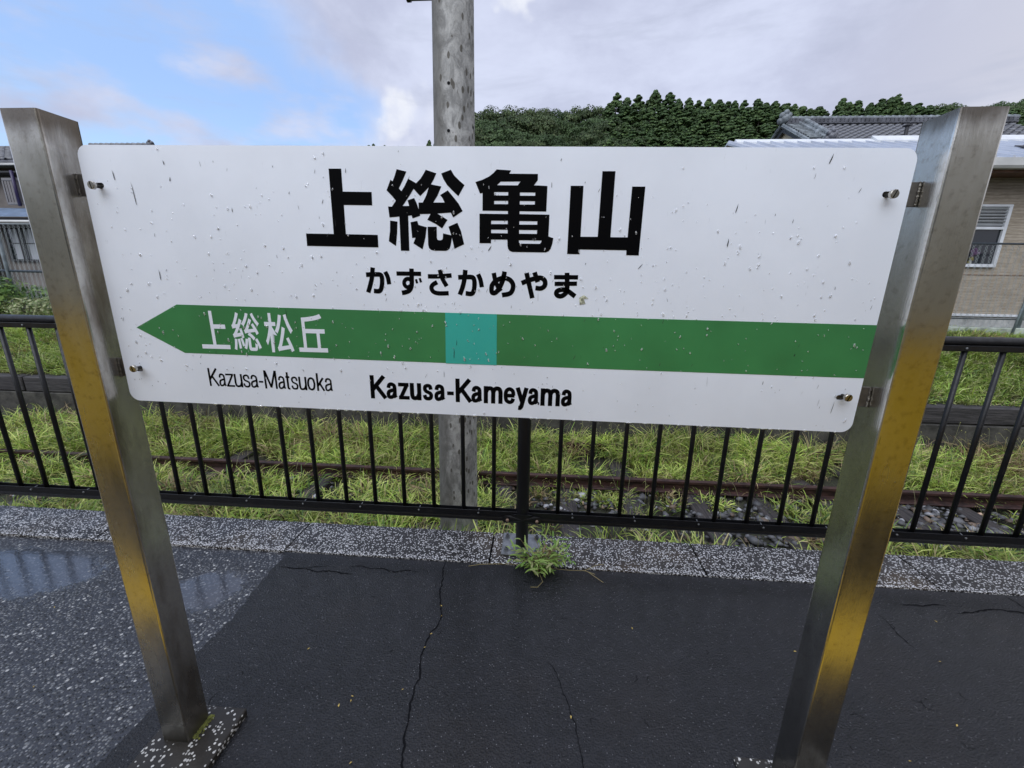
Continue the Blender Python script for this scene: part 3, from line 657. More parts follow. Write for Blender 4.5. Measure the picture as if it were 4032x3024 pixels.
GLY = {'ue': [[[-0.3569, 1.9656], [-0.3245, 1.9656], [-0.3251, 1.9124], [-0.2499, 1.9116], [-0.2504, 1.8803], [-0.3251, 1.8809], [-0.3258, 1.8101], [-0.2409, 1.809], [-0.2411, 1.7782], [-0.4336, 1.78], [-0.4332, 1.8108], [-0.3583, 1.8102]]], 'so': [[[-0.1821, 1.9642], [-0.1578, 1.9588], [-0.1679, 1.9391], [-0.1788, 1.9202], [-0.1725, 1.9136], [-0.164, 1.9252], [-0.1541, 1.9425], [-0.1339, 1.9321], [-0.1221, 1.9429], [-0.1146, 1.953], [-0.1085, 1.9628], [-0.0822, 1.9548], [-0.0891, 1.941], [-0.0967, 1.9296], [-0.0704, 1.9248], [-0.0805, 1.9039], [-0.0921, 1.8874], [-0.0628, 1.8875], [-0.0683, 1.8984], [-0.0739, 1.9049], [-0.0541, 1.9158], [-0.0436, 1.904], [-0.0276, 1.8854], [-0.0174, 1.8678], [-0.0418, 1.8525], [-0.0477, 1.8641], [-0.0822, 1.8616], [-0.0566, 1.8466], [-0.0711, 1.8261], [-0.0867, 1.8364], [-0.1085, 1.8465], [-0.0996, 1.8607], [-0.1272, 1.86], [-0.1271, 1.856], [-0.1469, 1.8497], [-0.149, 1.857], [-0.1581, 1.8558], [-0.159, 1.7704], [-0.1815, 1.7706], [-0.1811, 1.8539], [-0.2069, 1.8517], [-0.2092, 1.8776], [-0.1991, 1.8773], [-0.188, 1.8916], [-0.1984, 1.9036], [-0.2108, 1.9156], [-0.1991, 1.9402], [-0.1938, 1.9365], [-0.1874, 1.9502]], [[-0.1412, 1.9193], [-0.1527, 1.9028], [-0.1716, 1.8791], [-0.1543, 1.8792], [-0.1578, 1.8924], [-0.1405, 1.8978], [-0.1345, 1.8849], [-0.1301, 1.8707], [-0.1298, 1.8872], [-0.1188, 1.8873], [-0.1093, 1.9039], [-0.102, 1.9233], [-0.125, 1.9023]], [[-0.2057, 1.8441], [-0.1868, 1.8417], [-0.1893, 1.8132], [-0.194, 1.7821], [-0.2123, 1.7938], [-0.2076, 1.8189]], [[-0.1523, 1.8404], [-0.135, 1.8438], [-0.132, 1.8341], [-0.111, 1.8287], [-0.1151, 1.804], [-0.1239, 1.7746], [-0.1473, 1.7889], [-0.1411, 1.8032], [-0.1501, 1.8023], [-0.1512, 1.8233]], [[-0.1085, 1.8299], [-0.085, 1.83], [-0.0854, 1.8043], [-0.0845, 1.7994], [-0.0809, 1.7974], [-0.0742, 1.7975], [-0.071, 1.7995], [-0.0696, 1.8034], [-0.0689, 1.8142], [-0.0477, 1.8097], [-0.0543, 1.8304], [-0.0313, 1.8399], [-0.0224, 1.8204], [-0.0146, 1.7882], [-0.04, 1.7769], [-0.0461, 1.8042], [-0.0492, 1.7869], [-0.0522, 1.778], [-0.0569, 1.7733], [-0.0633, 1.7715], [-0.093, 1.7714], [-0.1014, 1.7735], [-0.1065, 1.7774], [-0.1086, 1.7863]], [[-0.0698, 1.9544], [-0.0452, 1.9628], [-0.0375, 1.9502], [-0.0246, 1.9383], [-0.0118, 1.928], [-0.0277, 1.9024], [-0.0433, 1.9161], [-0.0557, 1.9282], [-0.0641, 1.941]]], 'kame': [[[0.0157, 1.935], [0.0336, 1.9402], [0.0496, 1.9475], [0.0606, 1.9553], [0.0685, 1.9634], [0.104, 1.9612], [0.0996, 1.9538], [0.1699, 1.9532], [0.17, 1.9393], [0.1608, 1.9277], [0.1941, 1.9263], [0.1934, 1.8678], [0.1268, 1.8682], [0.1266, 1.8614], [0.2015, 1.8605], [0.201, 1.8089], [0.2132, 1.805], [0.2113, 1.7914], [0.2076, 1.7797], [0.2028, 1.7732], [0.1957, 1.7704], [0.1102, 1.7706], [0.1029, 1.7731], [0.0987, 1.7786], [0.0973, 1.7864], [0.0969, 1.8005], [0.055, 1.8003], [0.055, 1.7913], [0.0253, 1.7914], [0.0256, 1.8618], [0.0974, 1.8614], [0.0975, 1.8686], [0.0332, 1.869], [0.0335, 1.9102], [0.027, 1.9089]], [[0.0693, 1.9278], [0.0787, 1.936], [0.1277, 1.9364], [0.1207, 1.9275]], [[0.0626, 1.9123], [0.0977, 1.9124], [0.0974, 1.9044], [0.0626, 1.9043]], [[0.1268, 1.9117], [0.1647, 1.9114], [0.1647, 1.9039], [0.1267, 1.904]], [[0.0627, 1.8922], [0.0976, 1.8922], [0.0973, 1.8843], [0.0625, 1.8844]], [[0.1268, 1.8919], [0.1644, 1.8915], [0.1643, 1.8837], [0.1267, 1.8837]], [[0.0553, 1.8456], [0.0974, 1.8457], [0.0971, 1.8375], [0.0551, 1.8374]], [[0.1265, 1.8451], [0.1719, 1.8448], [0.1717, 1.8367], [0.1265, 1.8367]], [[0.0552, 1.8243], [0.0973, 1.8243], [0.0972, 1.8156], [0.0552, 1.8158]], [[0.1263, 1.8241], [0.1719, 1.8239], [0.1716, 1.8148], [0.1263, 1.815]], [[0.1262, 1.7994], [0.1839, 1.7991], [0.1832, 1.7951], [0.1796, 1.7911], [0.1304, 1.7912], [0.1269, 1.793]]], 'yama': [[[0.2509, 1.9267], [0.282, 1.9268], [0.2812, 1.8091], [0.3241, 1.8091], [0.3255, 1.9592], [0.3565, 1.9592], [0.3557, 1.8086], [0.398, 1.8086], [0.3992, 1.9251], [0.4305, 1.9252], [0.429, 1.7658], [0.398, 1.7661], [0.3976, 1.7779], [0.2811, 1.7786], [0.2808, 1.7669], [0.2498, 1.7673]]], 'kana': [[[[-0.2796, 1.7086], [-0.2518, 1.7098], [-0.2395, 1.7083], [-0.2366, 1.6997], [-0.2376, 1.6846], [-0.2413, 1.6716], [-0.2475, 1.6662], [-0.2611, 1.6668]], 0.0122], [[[-0.2601, 1.7273], [-0.2639, 1.702], [-0.2696, 1.6827], [-0.2769, 1.6626]], 0.0122], [[[-0.2269, 1.7169], [-0.2206, 1.7026], [-0.2179, 1.6846]], 0.0116], [[[-0.1965, 1.7128], [-0.1303, 1.7129]], 0.011], [[[-0.1556, 1.726], [-0.1563, 1.6927], [-0.1577, 1.6804], [-0.1634, 1.6701], [-0.1737, 1.665], [-0.1845, 1.6631]], 0.0122], [[[-0.1601, 1.6976], [-0.1662, 1.6999], [-0.1739, 1.6965], [-0.1771, 1.6888], [-0.1741, 1.6809], [-0.1673, 1.678], [-0.1608, 1.6812]], 0.0104], [[[-0.1446, 1.6989], [-0.1419, 1.6883]], 0.0061], [[[-0.1345, 1.7018], [-0.1312, 1.6909]], 0.0061], [[[-0.1124, 1.7067], [-0.0807, 1.7074], [-0.049, 1.7101]], 0.0116], [[[-0.0802, 1.7241], [-0.0738, 1.7021], [-0.0627, 1.6822]], 0.0116], [[[-0.0879, 1.6924], [-0.0998, 1.6854], [-0.1038, 1.6772], [-0.0989, 1.6677], [-0.0848, 1.6635], [-0.0577, 1.6643]], 0.0116], [[[-0.0317, 1.7055], [-0.0047, 1.7067], [0.0073, 1.7053], [0.0112, 1.6967], [0.0111, 1.6818], [0.0081, 1.669], [0.0024, 1.6637], [-0.0123, 1.6648]], 0.0122], [[[-0.0123, 1.7245], [-0.0152, 1.7003], [-0.0205, 1.6799], [-0.0279, 1.6609]], 0.0122], [[[0.0211, 1.7143], [0.0274, 1.6997], [0.031, 1.6813]], 0.0116], [[[0.0622, 1.7181], [0.0665, 1.6989], [0.0735, 1.6829], [0.0814, 1.6721]], 0.0116], [[[0.0907, 1.722], [0.0859, 1.6992], [0.0764, 1.6788], [0.0666, 1.6678], [0.0588, 1.6677], [0.0565, 1.6758], [0.0587, 1.688], [0.0693, 1.699], [0.0873, 1.7054], [0.1039, 1.7016], [0.1127, 1.6902], [0.1121, 1.6767], [0.1044, 1.6663], [0.0843, 1.6618]], 0.0122], [[[0.1353, 1.6933], [0.1564, 1.7016], [0.1809, 1.7076], [0.1934, 1.703], [0.1968, 1.6929], [0.1932, 1.6848], [0.1845, 1.6807], [0.1718, 1.6818]], 0.0122], [[[0.1477, 1.7193], [0.1553, 1.6896], [0.1643, 1.6554]], 0.0122], [[[0.1682, 1.721], [0.1774, 1.6966]], 0.0122], [[[0.2191, 1.7098], [0.2807, 1.7102]], 0.011], [[[0.2212, 1.6928], [0.2789, 1.6943]], 0.011], [[[0.252, 1.7211], [0.254, 1.68], [0.2509, 1.6697], [0.2403, 1.6622], [0.2306, 1.6631], [0.2265, 1.6693], [0.2301, 1.6755], [0.2423, 1.6787], [0.2562, 1.6752], [0.2755, 1.662]], 0.0122]], 'white': [['上', -0.7752, -0.6909, 1.4971, 1.6044], ['総', -0.6786, -0.5966, 1.494, 1.6024], ['松', -0.5826, -0.5007, 1.4916, 1.6018], ['丘', -0.4875, -0.4042, 1.4952, 1.6018]], 'bold': [['K', -0.2885, -0.2448, 1.3652], ['a', -0.2433, -0.2124, 1.3649], ['z', -0.2078, -0.1786, 1.3646], ['u', -0.1742, -0.1442, 1.3643], ['s', -0.1383, -0.1094, 1.364], ['a', -0.1048, -0.0747, 1.3637], ['-', -0.0685, -0.0499, 1.3634], ['K', -0.0426, 0.0005, 1.3631], ['a', 0.0008, 0.0309, 1.3628], ['m', 0.0376, 0.0864, 1.3624], ['e', 0.0925, 0.1235, 1.362], ['y', 0.1268, 0.1591, 1.3617], ['a', 0.1601, 0.1896, 1.3614], ['m', 0.1969, 0.2463, 1.361], ['a', 0.2523, 0.2821, 1.3606]], 'thin': [['K', -0.7721, -0.7429, 1.3859], ['a', -0.7425, -0.7213, 1.3856], ['z', -0.7203, -0.6963, 1.3853], ['u', -0.6947, -0.6713, 1.385], ['s', -0.6695, -0.6473, 1.3847], ['a', -0.646, -0.6231, 1.3845], ['-', -0.6209, -0.6079, 1.3842], ['M', -0.6031, -0.5671, 1.3839], ['a', -0.563, -0.5411, 1.3835], ['t', -0.5398, -0.5272, 1.3833], ['s', -0.5244, -0.503, 1.383], ['u', -0.5008, -0.4782, 1.3827], ['o', -0.4757, -0.4523, 1.3824], ['k', -0.4476, -0.4251, 1.3821], ['a', -0.4238, -0.4011, 1.3818]]}
txt_y = FRONT - 0.0004
for nm in ('ue', 'so', 'kame', 'yama'):
    link('lettering', curve_mesh('lettering', GLY[nm], txt_y, 0.0006, M_black), None, sign)
def text(body, m, y, box=None, base=None, off=0.0, space=1.0):
    cu = bpy.data.curves.new('lettering', 'FONT'); cu.body = body; cu.offset = off; cu.extrude = 0; cu.space_character = space
    cu.resolution_u = 5
    ob = bpy.data.objects.new('lettering', cu); COL.objects.link(ob)
    me = bpy.data.meshes.new_from_object(ob.evaluated_get(bpy.context.evaluated_depsgraph_get()))
    bpy.data.objects.remove(ob)
    co = np.empty(len(me.vertices) * 3, np.float32); me.vertices.foreach_get('co', co); co = co.reshape(-1, 3)
    x0, x1 = co[:, 0].min(), co[:, 0].max(); z0, z1 = co[:, 1].min(), co[:, 1].max()
    if box:
        X0, X1, Z0, Z1 = box
        X = X0 + (co[:, 0] - x0) / (x1 - x0) * (X1 - X0); Z = Z0 + (co[:, 1] - z0) / (z1 - z0) * (Z1 - Z0)
    else:
        X0, X1, Z0, cap, slope = base
        X = X0 + (co[:, 0] - x0) / (x1 - x0) * (X1 - X0); Z = Z0 + co[:, 1] / 0.727 * cap + slope * (X - X0)
    new = np.stack([X, np.full_like(X, y), Z], 1)
    me.vertices.foreach_set('co', new.ravel().astype(np.float32)); me.materials.clear(); me.materials.append(m)
    me.name = 'lettering'; me.polygons.foreach_set('use_smooth', [False] * len(me.polygons)); me.update()
    return link('lettering', me, None, sign)
for c, x0, x1, z0, z1 in GLY['white']: text(c, M_white, band_y - 0.0006, (x0, x1, z0, z1), off=0.012)
def smooth_line(pts, n=7):
    P = [np.array(p, float) for p in pts]
    if len(P) == 2: return P
    Q = [2 * P[0] - P[1]] + P + [2 * P[-1] - P[-2]]; o = []
    for i in range(1, len(Q) - 2):
        for k in range(n):
            t = k / n; a, b_, c, d = Q[i - 1], Q[i], Q[i + 1], Q[i + 2]
            o.append(0.5 * (2 * b_ + (c - a) * t + (2 * a - 5 * b_ + 4 * c - d) * t * t + (3 * b_ - a - 3 * c + d) * t ** 3))
    return o + [P[-1]]
RIB = [0]
def ribbon(mb, pts, w, y, sm=True):
    P = smooth_line(pts) if sm else [np.array(p, float) for p in pts]
    RIB[0] += 1; yy = y - 0.000015 * (RIB[0] % 9); v = []
    for i, p in enumerate(P):
        d0 = P[i] - P[i - 1] if i else P[1] - P[0]; d1 = P[i + 1] - P[i] if i < len(P) - 1 else d0
        d0 = d0 / np.linalg.norm(d0); d1 = d1 / np.linalg.norm(d1); t = d0 + d1; t /= np.linalg.norm(t)
        k = min(1.6, 1 / max(.3, float(t @ d0))); n = np.array([-t[1], t[0]]) * w / 2 * k
        v += [(p[0] + n[0], yy, p[1] + n[1]), (p[0] - n[0], yy, p[1] - n[1])]
    mb.add(v, [(2 * i, 2 * i + 1, 2 * i + 3, 2 * i + 2) for i in range(len(P) - 1)])
kn = [3, 5, 3, 3, 2, 3, 3]; gi = 0
for cnt in kn:
    mb = MB()
    for pts, w in GLY['kana'][gi:gi + cnt]: ribbon(mb, pts, w, txt_y)
    gi += cnt; mb.build('lettering', M_black, sign)
# monoline grotesque letters: strokes in a unit box, (points, smooth, extend first end, extend last end)
SK = {
 'a': [([(.05, .70), (.16, .93), (.46, 1), (.80, .90), (.88, .66), (.88, .30), (.90, .10), (1.02, -.02)], 1, 0, 0), ([(.88, .56), (.50, .52), (.12, .42), (.0, .22), (.10, .03), (.36, .0), (.70, .10), (.88, .32)], 1, 0, 0)],
 'z': [([(0, 1), (.93, 1)], 0, 1, 1), ([(.96, .98), (.04, .02)], 0, .3, .3), ([(.04, 0), (1, 0)], 0, 1, 1)],
 'u': [([(0, 1), (0, .60), (.01, .26), (.14, .04), (.42, 0), (.78, .08), (1, .36)], 1, 1, 0), ([(1, 1), (1, 0)], 0, 1, 1)],
 's': [([(.94, .70), (.82, .94), (.48, 1), (.14, .92), (.07, .74), (.22, .58), (.52, .50), (.86, .40), (.97, .24), (.84, .05), (.50, 0), (.14, .06), (0, .28)], 1, 0, 0)],
 'm': [([(0, 1), (0, 0)], 0, 1, 1), ([(0, .70), (.10, .92), (.27, 1), (.44, .92), (.5, .68), (.5, .3), (.5, 0)], 1, 0, 1), ([(.5, .70), (.60, .92), (.77, 1), (.94, .92), (1, .68), (1, .3), (1, 0)], 1, 0, 1)],
 'e': [([(.02, .50), (.98, .50)], 0, 0, .6), ([(1, .50), (.92, .84), (.5, 1), (.09, .84), (0, .5), (.10, .14), (.5, 0), (.84, .08), (.98, .29)], 1, 0, 0)],
 'o': [([(1, .5), (.86, .87), (.5, 1), (.14, .87), (0, .5), (.14, .13), (.5, 0), (.86, .13), (1, .5)], 1, 0.2, 0.2)],
 'y': [([(.03, 1), (.54, .02)], 0, .9, 0), ([(.97, 1), (.56, .02), (.44, -.27), (.28, -.40), (.06, -.39)], 1, .9, 0)],
 't': [([(.42, 1.34), (.42, .5), (.44, .12), (.66, .0), (.98, .0)], 1, 1, .5), ([(0, 1), (1, 1)], 0, .7, .7)],
 'k': [([(0, 1.38), (0, 0)], 0, 1, 1), ([(.88, 1), (.02, .34)], 0, .8, 0), ([(.34, .60), (.96, .0)], 0, 0, .9)],
 'K': [([(0, 1), (0, 0)], 0, 1, 1), ([(.88, 1), (.02, .36)], 0, .9, 0), ([(.30, .58), (.96, .0)], 0, 0, .9)],
 'M': [([(0, 1), (0, 0)], 0, 1, 1), ([(.05, 1), (.5, .03)], 0, .9, .3), ([(.95, 1), (.5, .03)], 0, .9, .3), ([(1, 1), (1, 0)], 0, 1, 1)],
 '-': [([(0, 0), (1, 0)], 0, 1, 1)]}
def monoline(seq, cap, sw, y):
    for ch, x0, x1, zb in seq:
        H = cap if ch in 'KM' else cap * 0.735
        mb = MB()
        xc, hw = (x0 + x1) / 2, (x1 - x0) / 2 * (1.0 if ch == '-' else 1.09 if sw > .008 else 1.05); x0, x1 = xc - hw, xc + hw
        for pts, sm, e0, e1 in SK[ch]:
            if ch == '-': P = [(x0 + sw / 2 + u * (x1 - x0 - sw), zb + cap * .36) for u, v in pts]
            else: P = [(x0 + sw / 2 + u * (x1 - x0 - sw), zb + sw / 2 + v * (H - sw)) for u, v in pts]
            P = [np.array(p) for p in P]
            a = P[0] - P[1]; P[0] = P[0] + a / np.linalg.norm(a) * sw / 2 * e0
            a = P[-1] - P[-2]; P[-1] = P[-1] + a / np.linalg.norm(a) * sw / 2 * e1
            ribbon(mb, P, sw * (.9 if ch in 'zeas-' else 1), y, bool(sm))
        mb.build('lettering', M_black, sign)
monoline(GLY['thin'], 0.0539, 0.0057, txt_y)
monoline(GLY['bold'], 0.0685, 0.0120, txt_y)

# posts: open topped square tubes, 3 mm wall
def post(x0, x1, y0, y1, top, inner):
    e = empty_part = None
    t = 0.003; r = 0.006
    def ring(d, z):
        o = []
        for cx, cy, a0 in ((x1 - r, y0 + r, -90), (x1 - r, y1 - r, 0), (x0 + r, y1 - r, 90), (x0 + r, y0 + r, 180)):
            for k in range(4):
                w = R(a0 + 30 * k); o.append((cx + (r - d) * math.cos(w), cy + (r - d) * math.sin(w), z))
        return o
    v = ring(0, 0.006) + ring(0, top) + ring(t, top) + ring(t, top - 0.15)
    f = []
    n = 16
    for lv in range(3):
        for k in range(n): f.append((lv * n + k, lv * n + (k + 1) % n, (lv + 1) * n + (k + 1) % n, (lv + 1) * n + k))
    f.append(tuple(range(3 * n, 4 * n)))
    mb = MB(); mb.add(v, f)
    # the face turned to the board is the more weathered one
    for i, q in enumerate(mb.f):
        c = sum((Vector(mb.v[j]) for j in q), Vector()) / len(q)
        if i < n and abs(c.x - inner) < 0.004: mb.mi[i] = 1
    me = mb.mesh('post')
    return me
pl = link('post', post(-1.1545, -1.0545, -0.070, 0.028, 2.090, -1.0545), [M_post, M_post_in], sign); pl['label'] = 'duller post at the arrow end of the board'
pr = link('post', post(1.0650, 1.1640, -0.068, 0.030, 2.0725, 1.0650), [M_post, M_post], sign)
pr['label'] = 'brighter post at the end away from the arrow tip'
# terrazzo blocks the posts stand in
def block(x0, x1, y0, y1, zt, rot):
    b = MB(); M = Matrix.Translation(((x0 + x1) / 2, (y0 + y1) / 2, 0)) @ Matrix.Rotation(R(rot), 4, 'Z')
    b.box((-(x1 - x0) / 2, -(y1 - y0) / 2, -0.05), ((x1 - x0) / 2, (y1 - y0) / 2, zt), bev=0.004, M=M)
    return b
block(-1.205, -0.930, -0.25, 0.068, 0.030, 0).build('base_block', M_block, sign)
block(0.948, 1.285, -0.25, 0.060, 0.010, 0).build('base_block', M_block, sign)
# moss along the foot of the arrow-end post
b = MB()
for k in range(150):
    x = -1.052 + abs(RNG.normal(0, .009)); y = RNG.uniform(-0.055, 0.03)
    b.ball((x, y, 0.031), RNG.uniform(.0015, .004), 5, 3, squash=(1.3, 1.3, 0.8), jit=.3)
b.build('moss', mat('moss', rough=0.9, build=varied((0.16, 0.17, 0.035), 0.4, 60)), sign)
# brackets, bolts
def bracket(side, z1, z0, sx, sz):
    x_in = -1.0545 if side < 0 else 1.0650
    b = MB()
    xa, xb = sorted((x_in - side * 0.0005, side * 0.955))
    b.box((xa, BY + 0.005, z0), (xb, BY + 0.009, z1), bev=0.0008)
    br = b.build('bracket', M_bracket, sign)
    w = MB()
    wx = x_in - side * 0.0035
    for k in range(16):
        z = z0 + .001 + (z1 - z0 - .002) * k / 15
        w.ball((wx, BY + 0.004 + RNG.uniform(-.001, .001), z), RNG.uniform(.0018, .0030), 6, 4, jit=.3)
    w.build('weld', M_weld, br)
    MB().tube([(sx, BY + 0.007, sz), (sx, BY - 0.022, sz)], 0.0046, 12).build('bolt_shank', M_boltdark, br, smooth=False)
    rr = 0.0098; hy = BY - 0.0205
    # slotted cheese head with a saw cut across
    MB().tube([(sx, hy, sz), (sx, hy - 0.0065, sz), (sx, hy - 0.0078, sz)], [rr, rr, rr * 0.88], 24).build('bolt_head', M_bolt, br)
    c = MB(); a = R(-68) if side > 0 else R(-100)
    M = Matrix.Translation((sx, hy - 0.0079, sz)) @ Matrix.Rotation(a, 4, 'Y')
    c.box((-rr * .93, -0.0003, -0.0011), (rr * .93, 0.0003, 0.0011), M=M); c.build('screw_slot', M_crack, br)
bracket(-1, 1.9551, 1.9005, -0.9821, 1.9222)
bracket(1, 1.9374, 1.883, 0.9878, 1.906)
bracket(1, 1.4418, 1.3873, 0.9889, 1.4187)
bracket(-1, 1.4598, 1.4048, -0.9787, 1.4358)

# rain on the board
def drop_mesh(lst, name, m):
    V = []; T = []
    nu, nv = 8, 4
    for (x, y, z, rx, rz, d, lean) in lst:
        n0 = len(V)
        for j in range(nv):
            th = (math.pi / 2) * (1 - j / nv)
            for i in range(nu):
                ph = 2 * math.pi * i / nu
                px_, pz_ = rx * math.sin(th) * math.cos(ph), rz * math.sin(th) * math.sin(ph)
                if pz_ > 0: px_ *= 1 - 0.45 * pz_ / rz
                V.append((x + px_ + lean * pz_, y - d * math.cos(th), z + pz_))
        V.append((x, y - d, z - rz * 0.15))
        for j in range(nv - 1):
            for i in range(nu):
                a, b_, c, e = n0 + j * nu + i, n0 + j * nu + (i + 1) % nu, n0 + (j + 1) * nu + (i + 1) % nu, n0 + (j + 1) * nu + i
                T += [(a, c, b_), (a, e, c)]
        for i in range(nu): T.append((n0 + (nv - 1) * nu + i, len(V) - 1, n0 + (nv - 1) * nu + (i + 1) % nu))
        cen = len(V); V.append((x, y, z))
        for i in range(nu): T.append((n0 + i, n0 + (i + 1) % nu, cen))
    return tri_mesh(name, V, T, None, m, smooth=True)
drops = []
def edge_z(x, top):
    t = (x + 1.05) / 2.1
    return (TL.z * (1 - t) + TR.z * t) if top else (BL.z * (1 - t) + BR.z * t)
tries = 0
while len(drops) < 620 and tries < 20000:
    tries += 1
    x = RNG.uniform(-1.01, 1.02); zb, ztp = edge_z(x, False), edge_z(x, True); v = RNG.uniform(0.01, 0.99); z = zb + (ztp - zb) * v
    dens = 0.25 + 0.75 * math.exp(-((v - 0.55) / 0.22) ** 2) + (0.55 if 0.2 < v < 0.42 else 0)
    if v > 0.88: dens *= 0.25
    if RNG.rand() > dens: continue
    big = RNG.rand() < 0.28
    rx = RNG.uniform(0.0020, 0.0031) if big else RNG.uniform(0.0009, 0.0017)
    rz = rx * RNG.uniform(1.2, 2.1)
    drops.append((x, FRONT - 0.0011, z, rx, rz, rx * 0.9, RNG.uniform(-.3, .3)))
for k in range(42):
    x = RNG.uniform(-0.98, 1.0)
    drops.append((x, BY - 0.001, edge_z(x, False) - 0.0005, RNG.uniform(.003, .008), RNG.uniform(.0025, .0045), 0.003, 0))
o = link('raindrops', drop_mesh(drops, 'raindrops', M_drop), None, sign); o['kind'] = 'stuff'
b = MB(); b2 = MB()
def fleck(mb, x, z, L_, w, a):
    ca, sa = math.cos(a), math.sin(a); y = FRONT - 0.0013
    q = [(-w * .3, L_ / 2), (w * .5, L_ * .1), (w * .4, -L_ * .45), (0, -L_ / 2), (-w * .5, -L_ * .3)]
    mb.add([(x + u * ca + t * sa, y, z - u * sa + t * ca) for u, t in q], [(0, 4, 3, 2, 1)])
FL = [(-0.9387, 1.951, 0.026, 0.0022, -0.08), (-0.8924, 1.9067, 0.06, 0.0018, -0.06), (-0.794, 1.9805, 0.012, 0.002, -0.1), (-0.7842, 1.9412, 0.012, 0.002, 0.3), (-0.8629, 1.7001, 0.03, 0.002, 0), (-0.6268, 1.8674, 0.012, 0.0015, 0), (0.6524, 1.8772, 0.022, 0.002, 0.2), (0.6426, 1.7985, 0.02, 0.0025, 0.1), (0.8492, 1.9855, 0.024, 0.0025, 0.3), (-0.5136, 1.6017, 0.03, 0.0012, 0.02), (-0.0462, 1.5033, 0.03, 0.002, 0.05), (-0.0383, 1.5328, 0.017, 0.0014, 0.05), (0.9712, 1.3852, 0.036, 0.0012, 0.12), (-0.3512, 1.8379, 0.02, 0.0012, 0), (-0.0757, 1.4443, 0.02, 0.001, 0), (0.8492, 1.523, 0.008, 0.0025, 0.3), (0.19, 1.3675, 0.01, 0.0035, 0.3), (0.0522, 1.7788, 0.016, 0.0022, 0.6), (0.4359, 1.7395, 0.018, 0.0016, 0.7)]
for f_ in FL: fleck(b2, *f_)
for k in range(90):
    x = RNG.uniform(-1.01, 1.02); z = edge_z(x, False) + RNG.uniform(.01, .68)
    fleck(b, x, z, RNG.uniform(.003, .015), RNG.uniform(.0006, .0014), RNG.normal(0.25, 0.25))
b2.build('dirt_fleck', M_fleckd, sign)['kind'] = 'stuff'
b.build('dirt_fleck', M_dirt, sign)['kind'] = 'stuff'
b = MB()                                             # a scrap of peeled sticker
b.add([(0.2884, FRONT - .0013, 1.6411), (0.3031, FRONT - .0013, 1.644), (0.2982, FRONT - .0013, 1.6558), (0.31, FRONT - .0013, 1.6578), (0.2982, FRONT - .0013, 1.6657), (0.2864, FRONT - .0013, 1.6588)], [(5, 4, 3, 2, 1, 0)])
b.build('sticker_scrap', mat('sticker_scrap', rough=.6, build=varied((0.45, 0.46, 0.34), 0.7, 160)), sign)

# ------------------------------------------------------------------ platform guard rail
FY = 1.23
rail = empty('guard_rail', (0.113, FY, 0.0), 'long black tubular guard rail with upright bars along the platform edge', 'guard rail')
RX0, RX1 = -6.2, 6.4
MB().tube([(RX0, FY, 1.4165), (RX1, FY, 1.4165)], 0.0235, 16).build('handrail', M_fence, rail, smooth=True)
def channel(z0, z1, w, name):
    b = MB(); t = 0.003
    b.box((RX0, FY - w, z0), (RX1, FY - w + t, z1), bev=.0008); b.box((RX0, FY + w - t, z0), (RX1, FY + w, z1), bev=.0008)
    b.box((RX0, FY - w + t, z0 + 0.001), (RX1, FY + w - t, z0 + 0.004))
    return b.build(name, M_fence, rail)
# upper channel hangs under the handrail, lower one stands on the lower tube
b = MB(); b.box((RX0, FY - 0.019, 1.362), (RX1, FY + 0.019, 1.3945), bev=.003); b.build('upper_channel', M_fence, rail)
channel(0.224, 0.262, 0.021, 'lower_channel')
MB().tube([(RX0, FY, 0.2035), (RX1, FY, 0.2035)], 0.0205, 14).build('lower_tube', M_fence, rail, smooth=True)
MB().box((RX0, FY - 0.023, 0.2205), (RX1, FY + 0.023, 0.2245)).build('lower_flange', M_fence, rail)
bar = MB().tube([(0, FY, 0.232), (0, FY, 1.370)], 0.0132, 12).mesh('upright_bar'); bar.materials.append(M_fence)
bar.polygons.foreach_set('use_smooth', [len(p.vertices) == 4 for p in bar.polygons])
bx = []
for k in range(0, 30): bx.append(-0.073 - 0.1945 * k)
for k in range(0, 30): bx.append(0.336 + 0.1942 * k)
bx = [x for x in bx if RX0 < x < RX1]
posts_x = [0.113, 0.113 - 4.30, 0.113 + 4.29]
bx = [x for x in bx if all(abs(x - q) > 0.12 for q in posts_x)]
for x in bx: link('upright_bar', bar, None, rail, loc=(x, 0, 0))
bm_ = MB().tube([(0, FY - 0.021, 0.243), (0, FY - 0.0255, 0.243), (0, FY - 0.0275, 0.243)], [0.0065, 0.0062, 0.003], 10)
bm_.tube([(0, FY + 0.016, 0.252), (0, FY - 0.002, 0.248)], 0.003, 6)
bolt = bm_.mesh('rail_bolt'); bolt.materials.append(M_steelgrey)
for k in range(-14, 15): 
    x = -0.17 + 0.3885 * k if k <= 0 else 0.43 + 0.3885 * (k - 1)
    if RX0 < x < RX1: link('rail_bolt', bolt, None, rail, loc=(x, 0, 0))
bu = MB().tube([(0, FY - 0.019, 1.379), (0, FY - 0.0225, 1.379), (0, FY - 0.024, 1.379)], [0.0062, 0.006, 0.003], 10).mesh('rail_bolt'); bu.materials.append(M_steelgrey)
for k in range(-8, 9): link('rail_bolt', bu, None, rail, loc=(2.46 + 0.78 * k - 0.0, 0, 0))
M_clampbolt = mat('clamp_bolt_steel', (0.32, 0.22, 0.17), 0.5, 0.4)
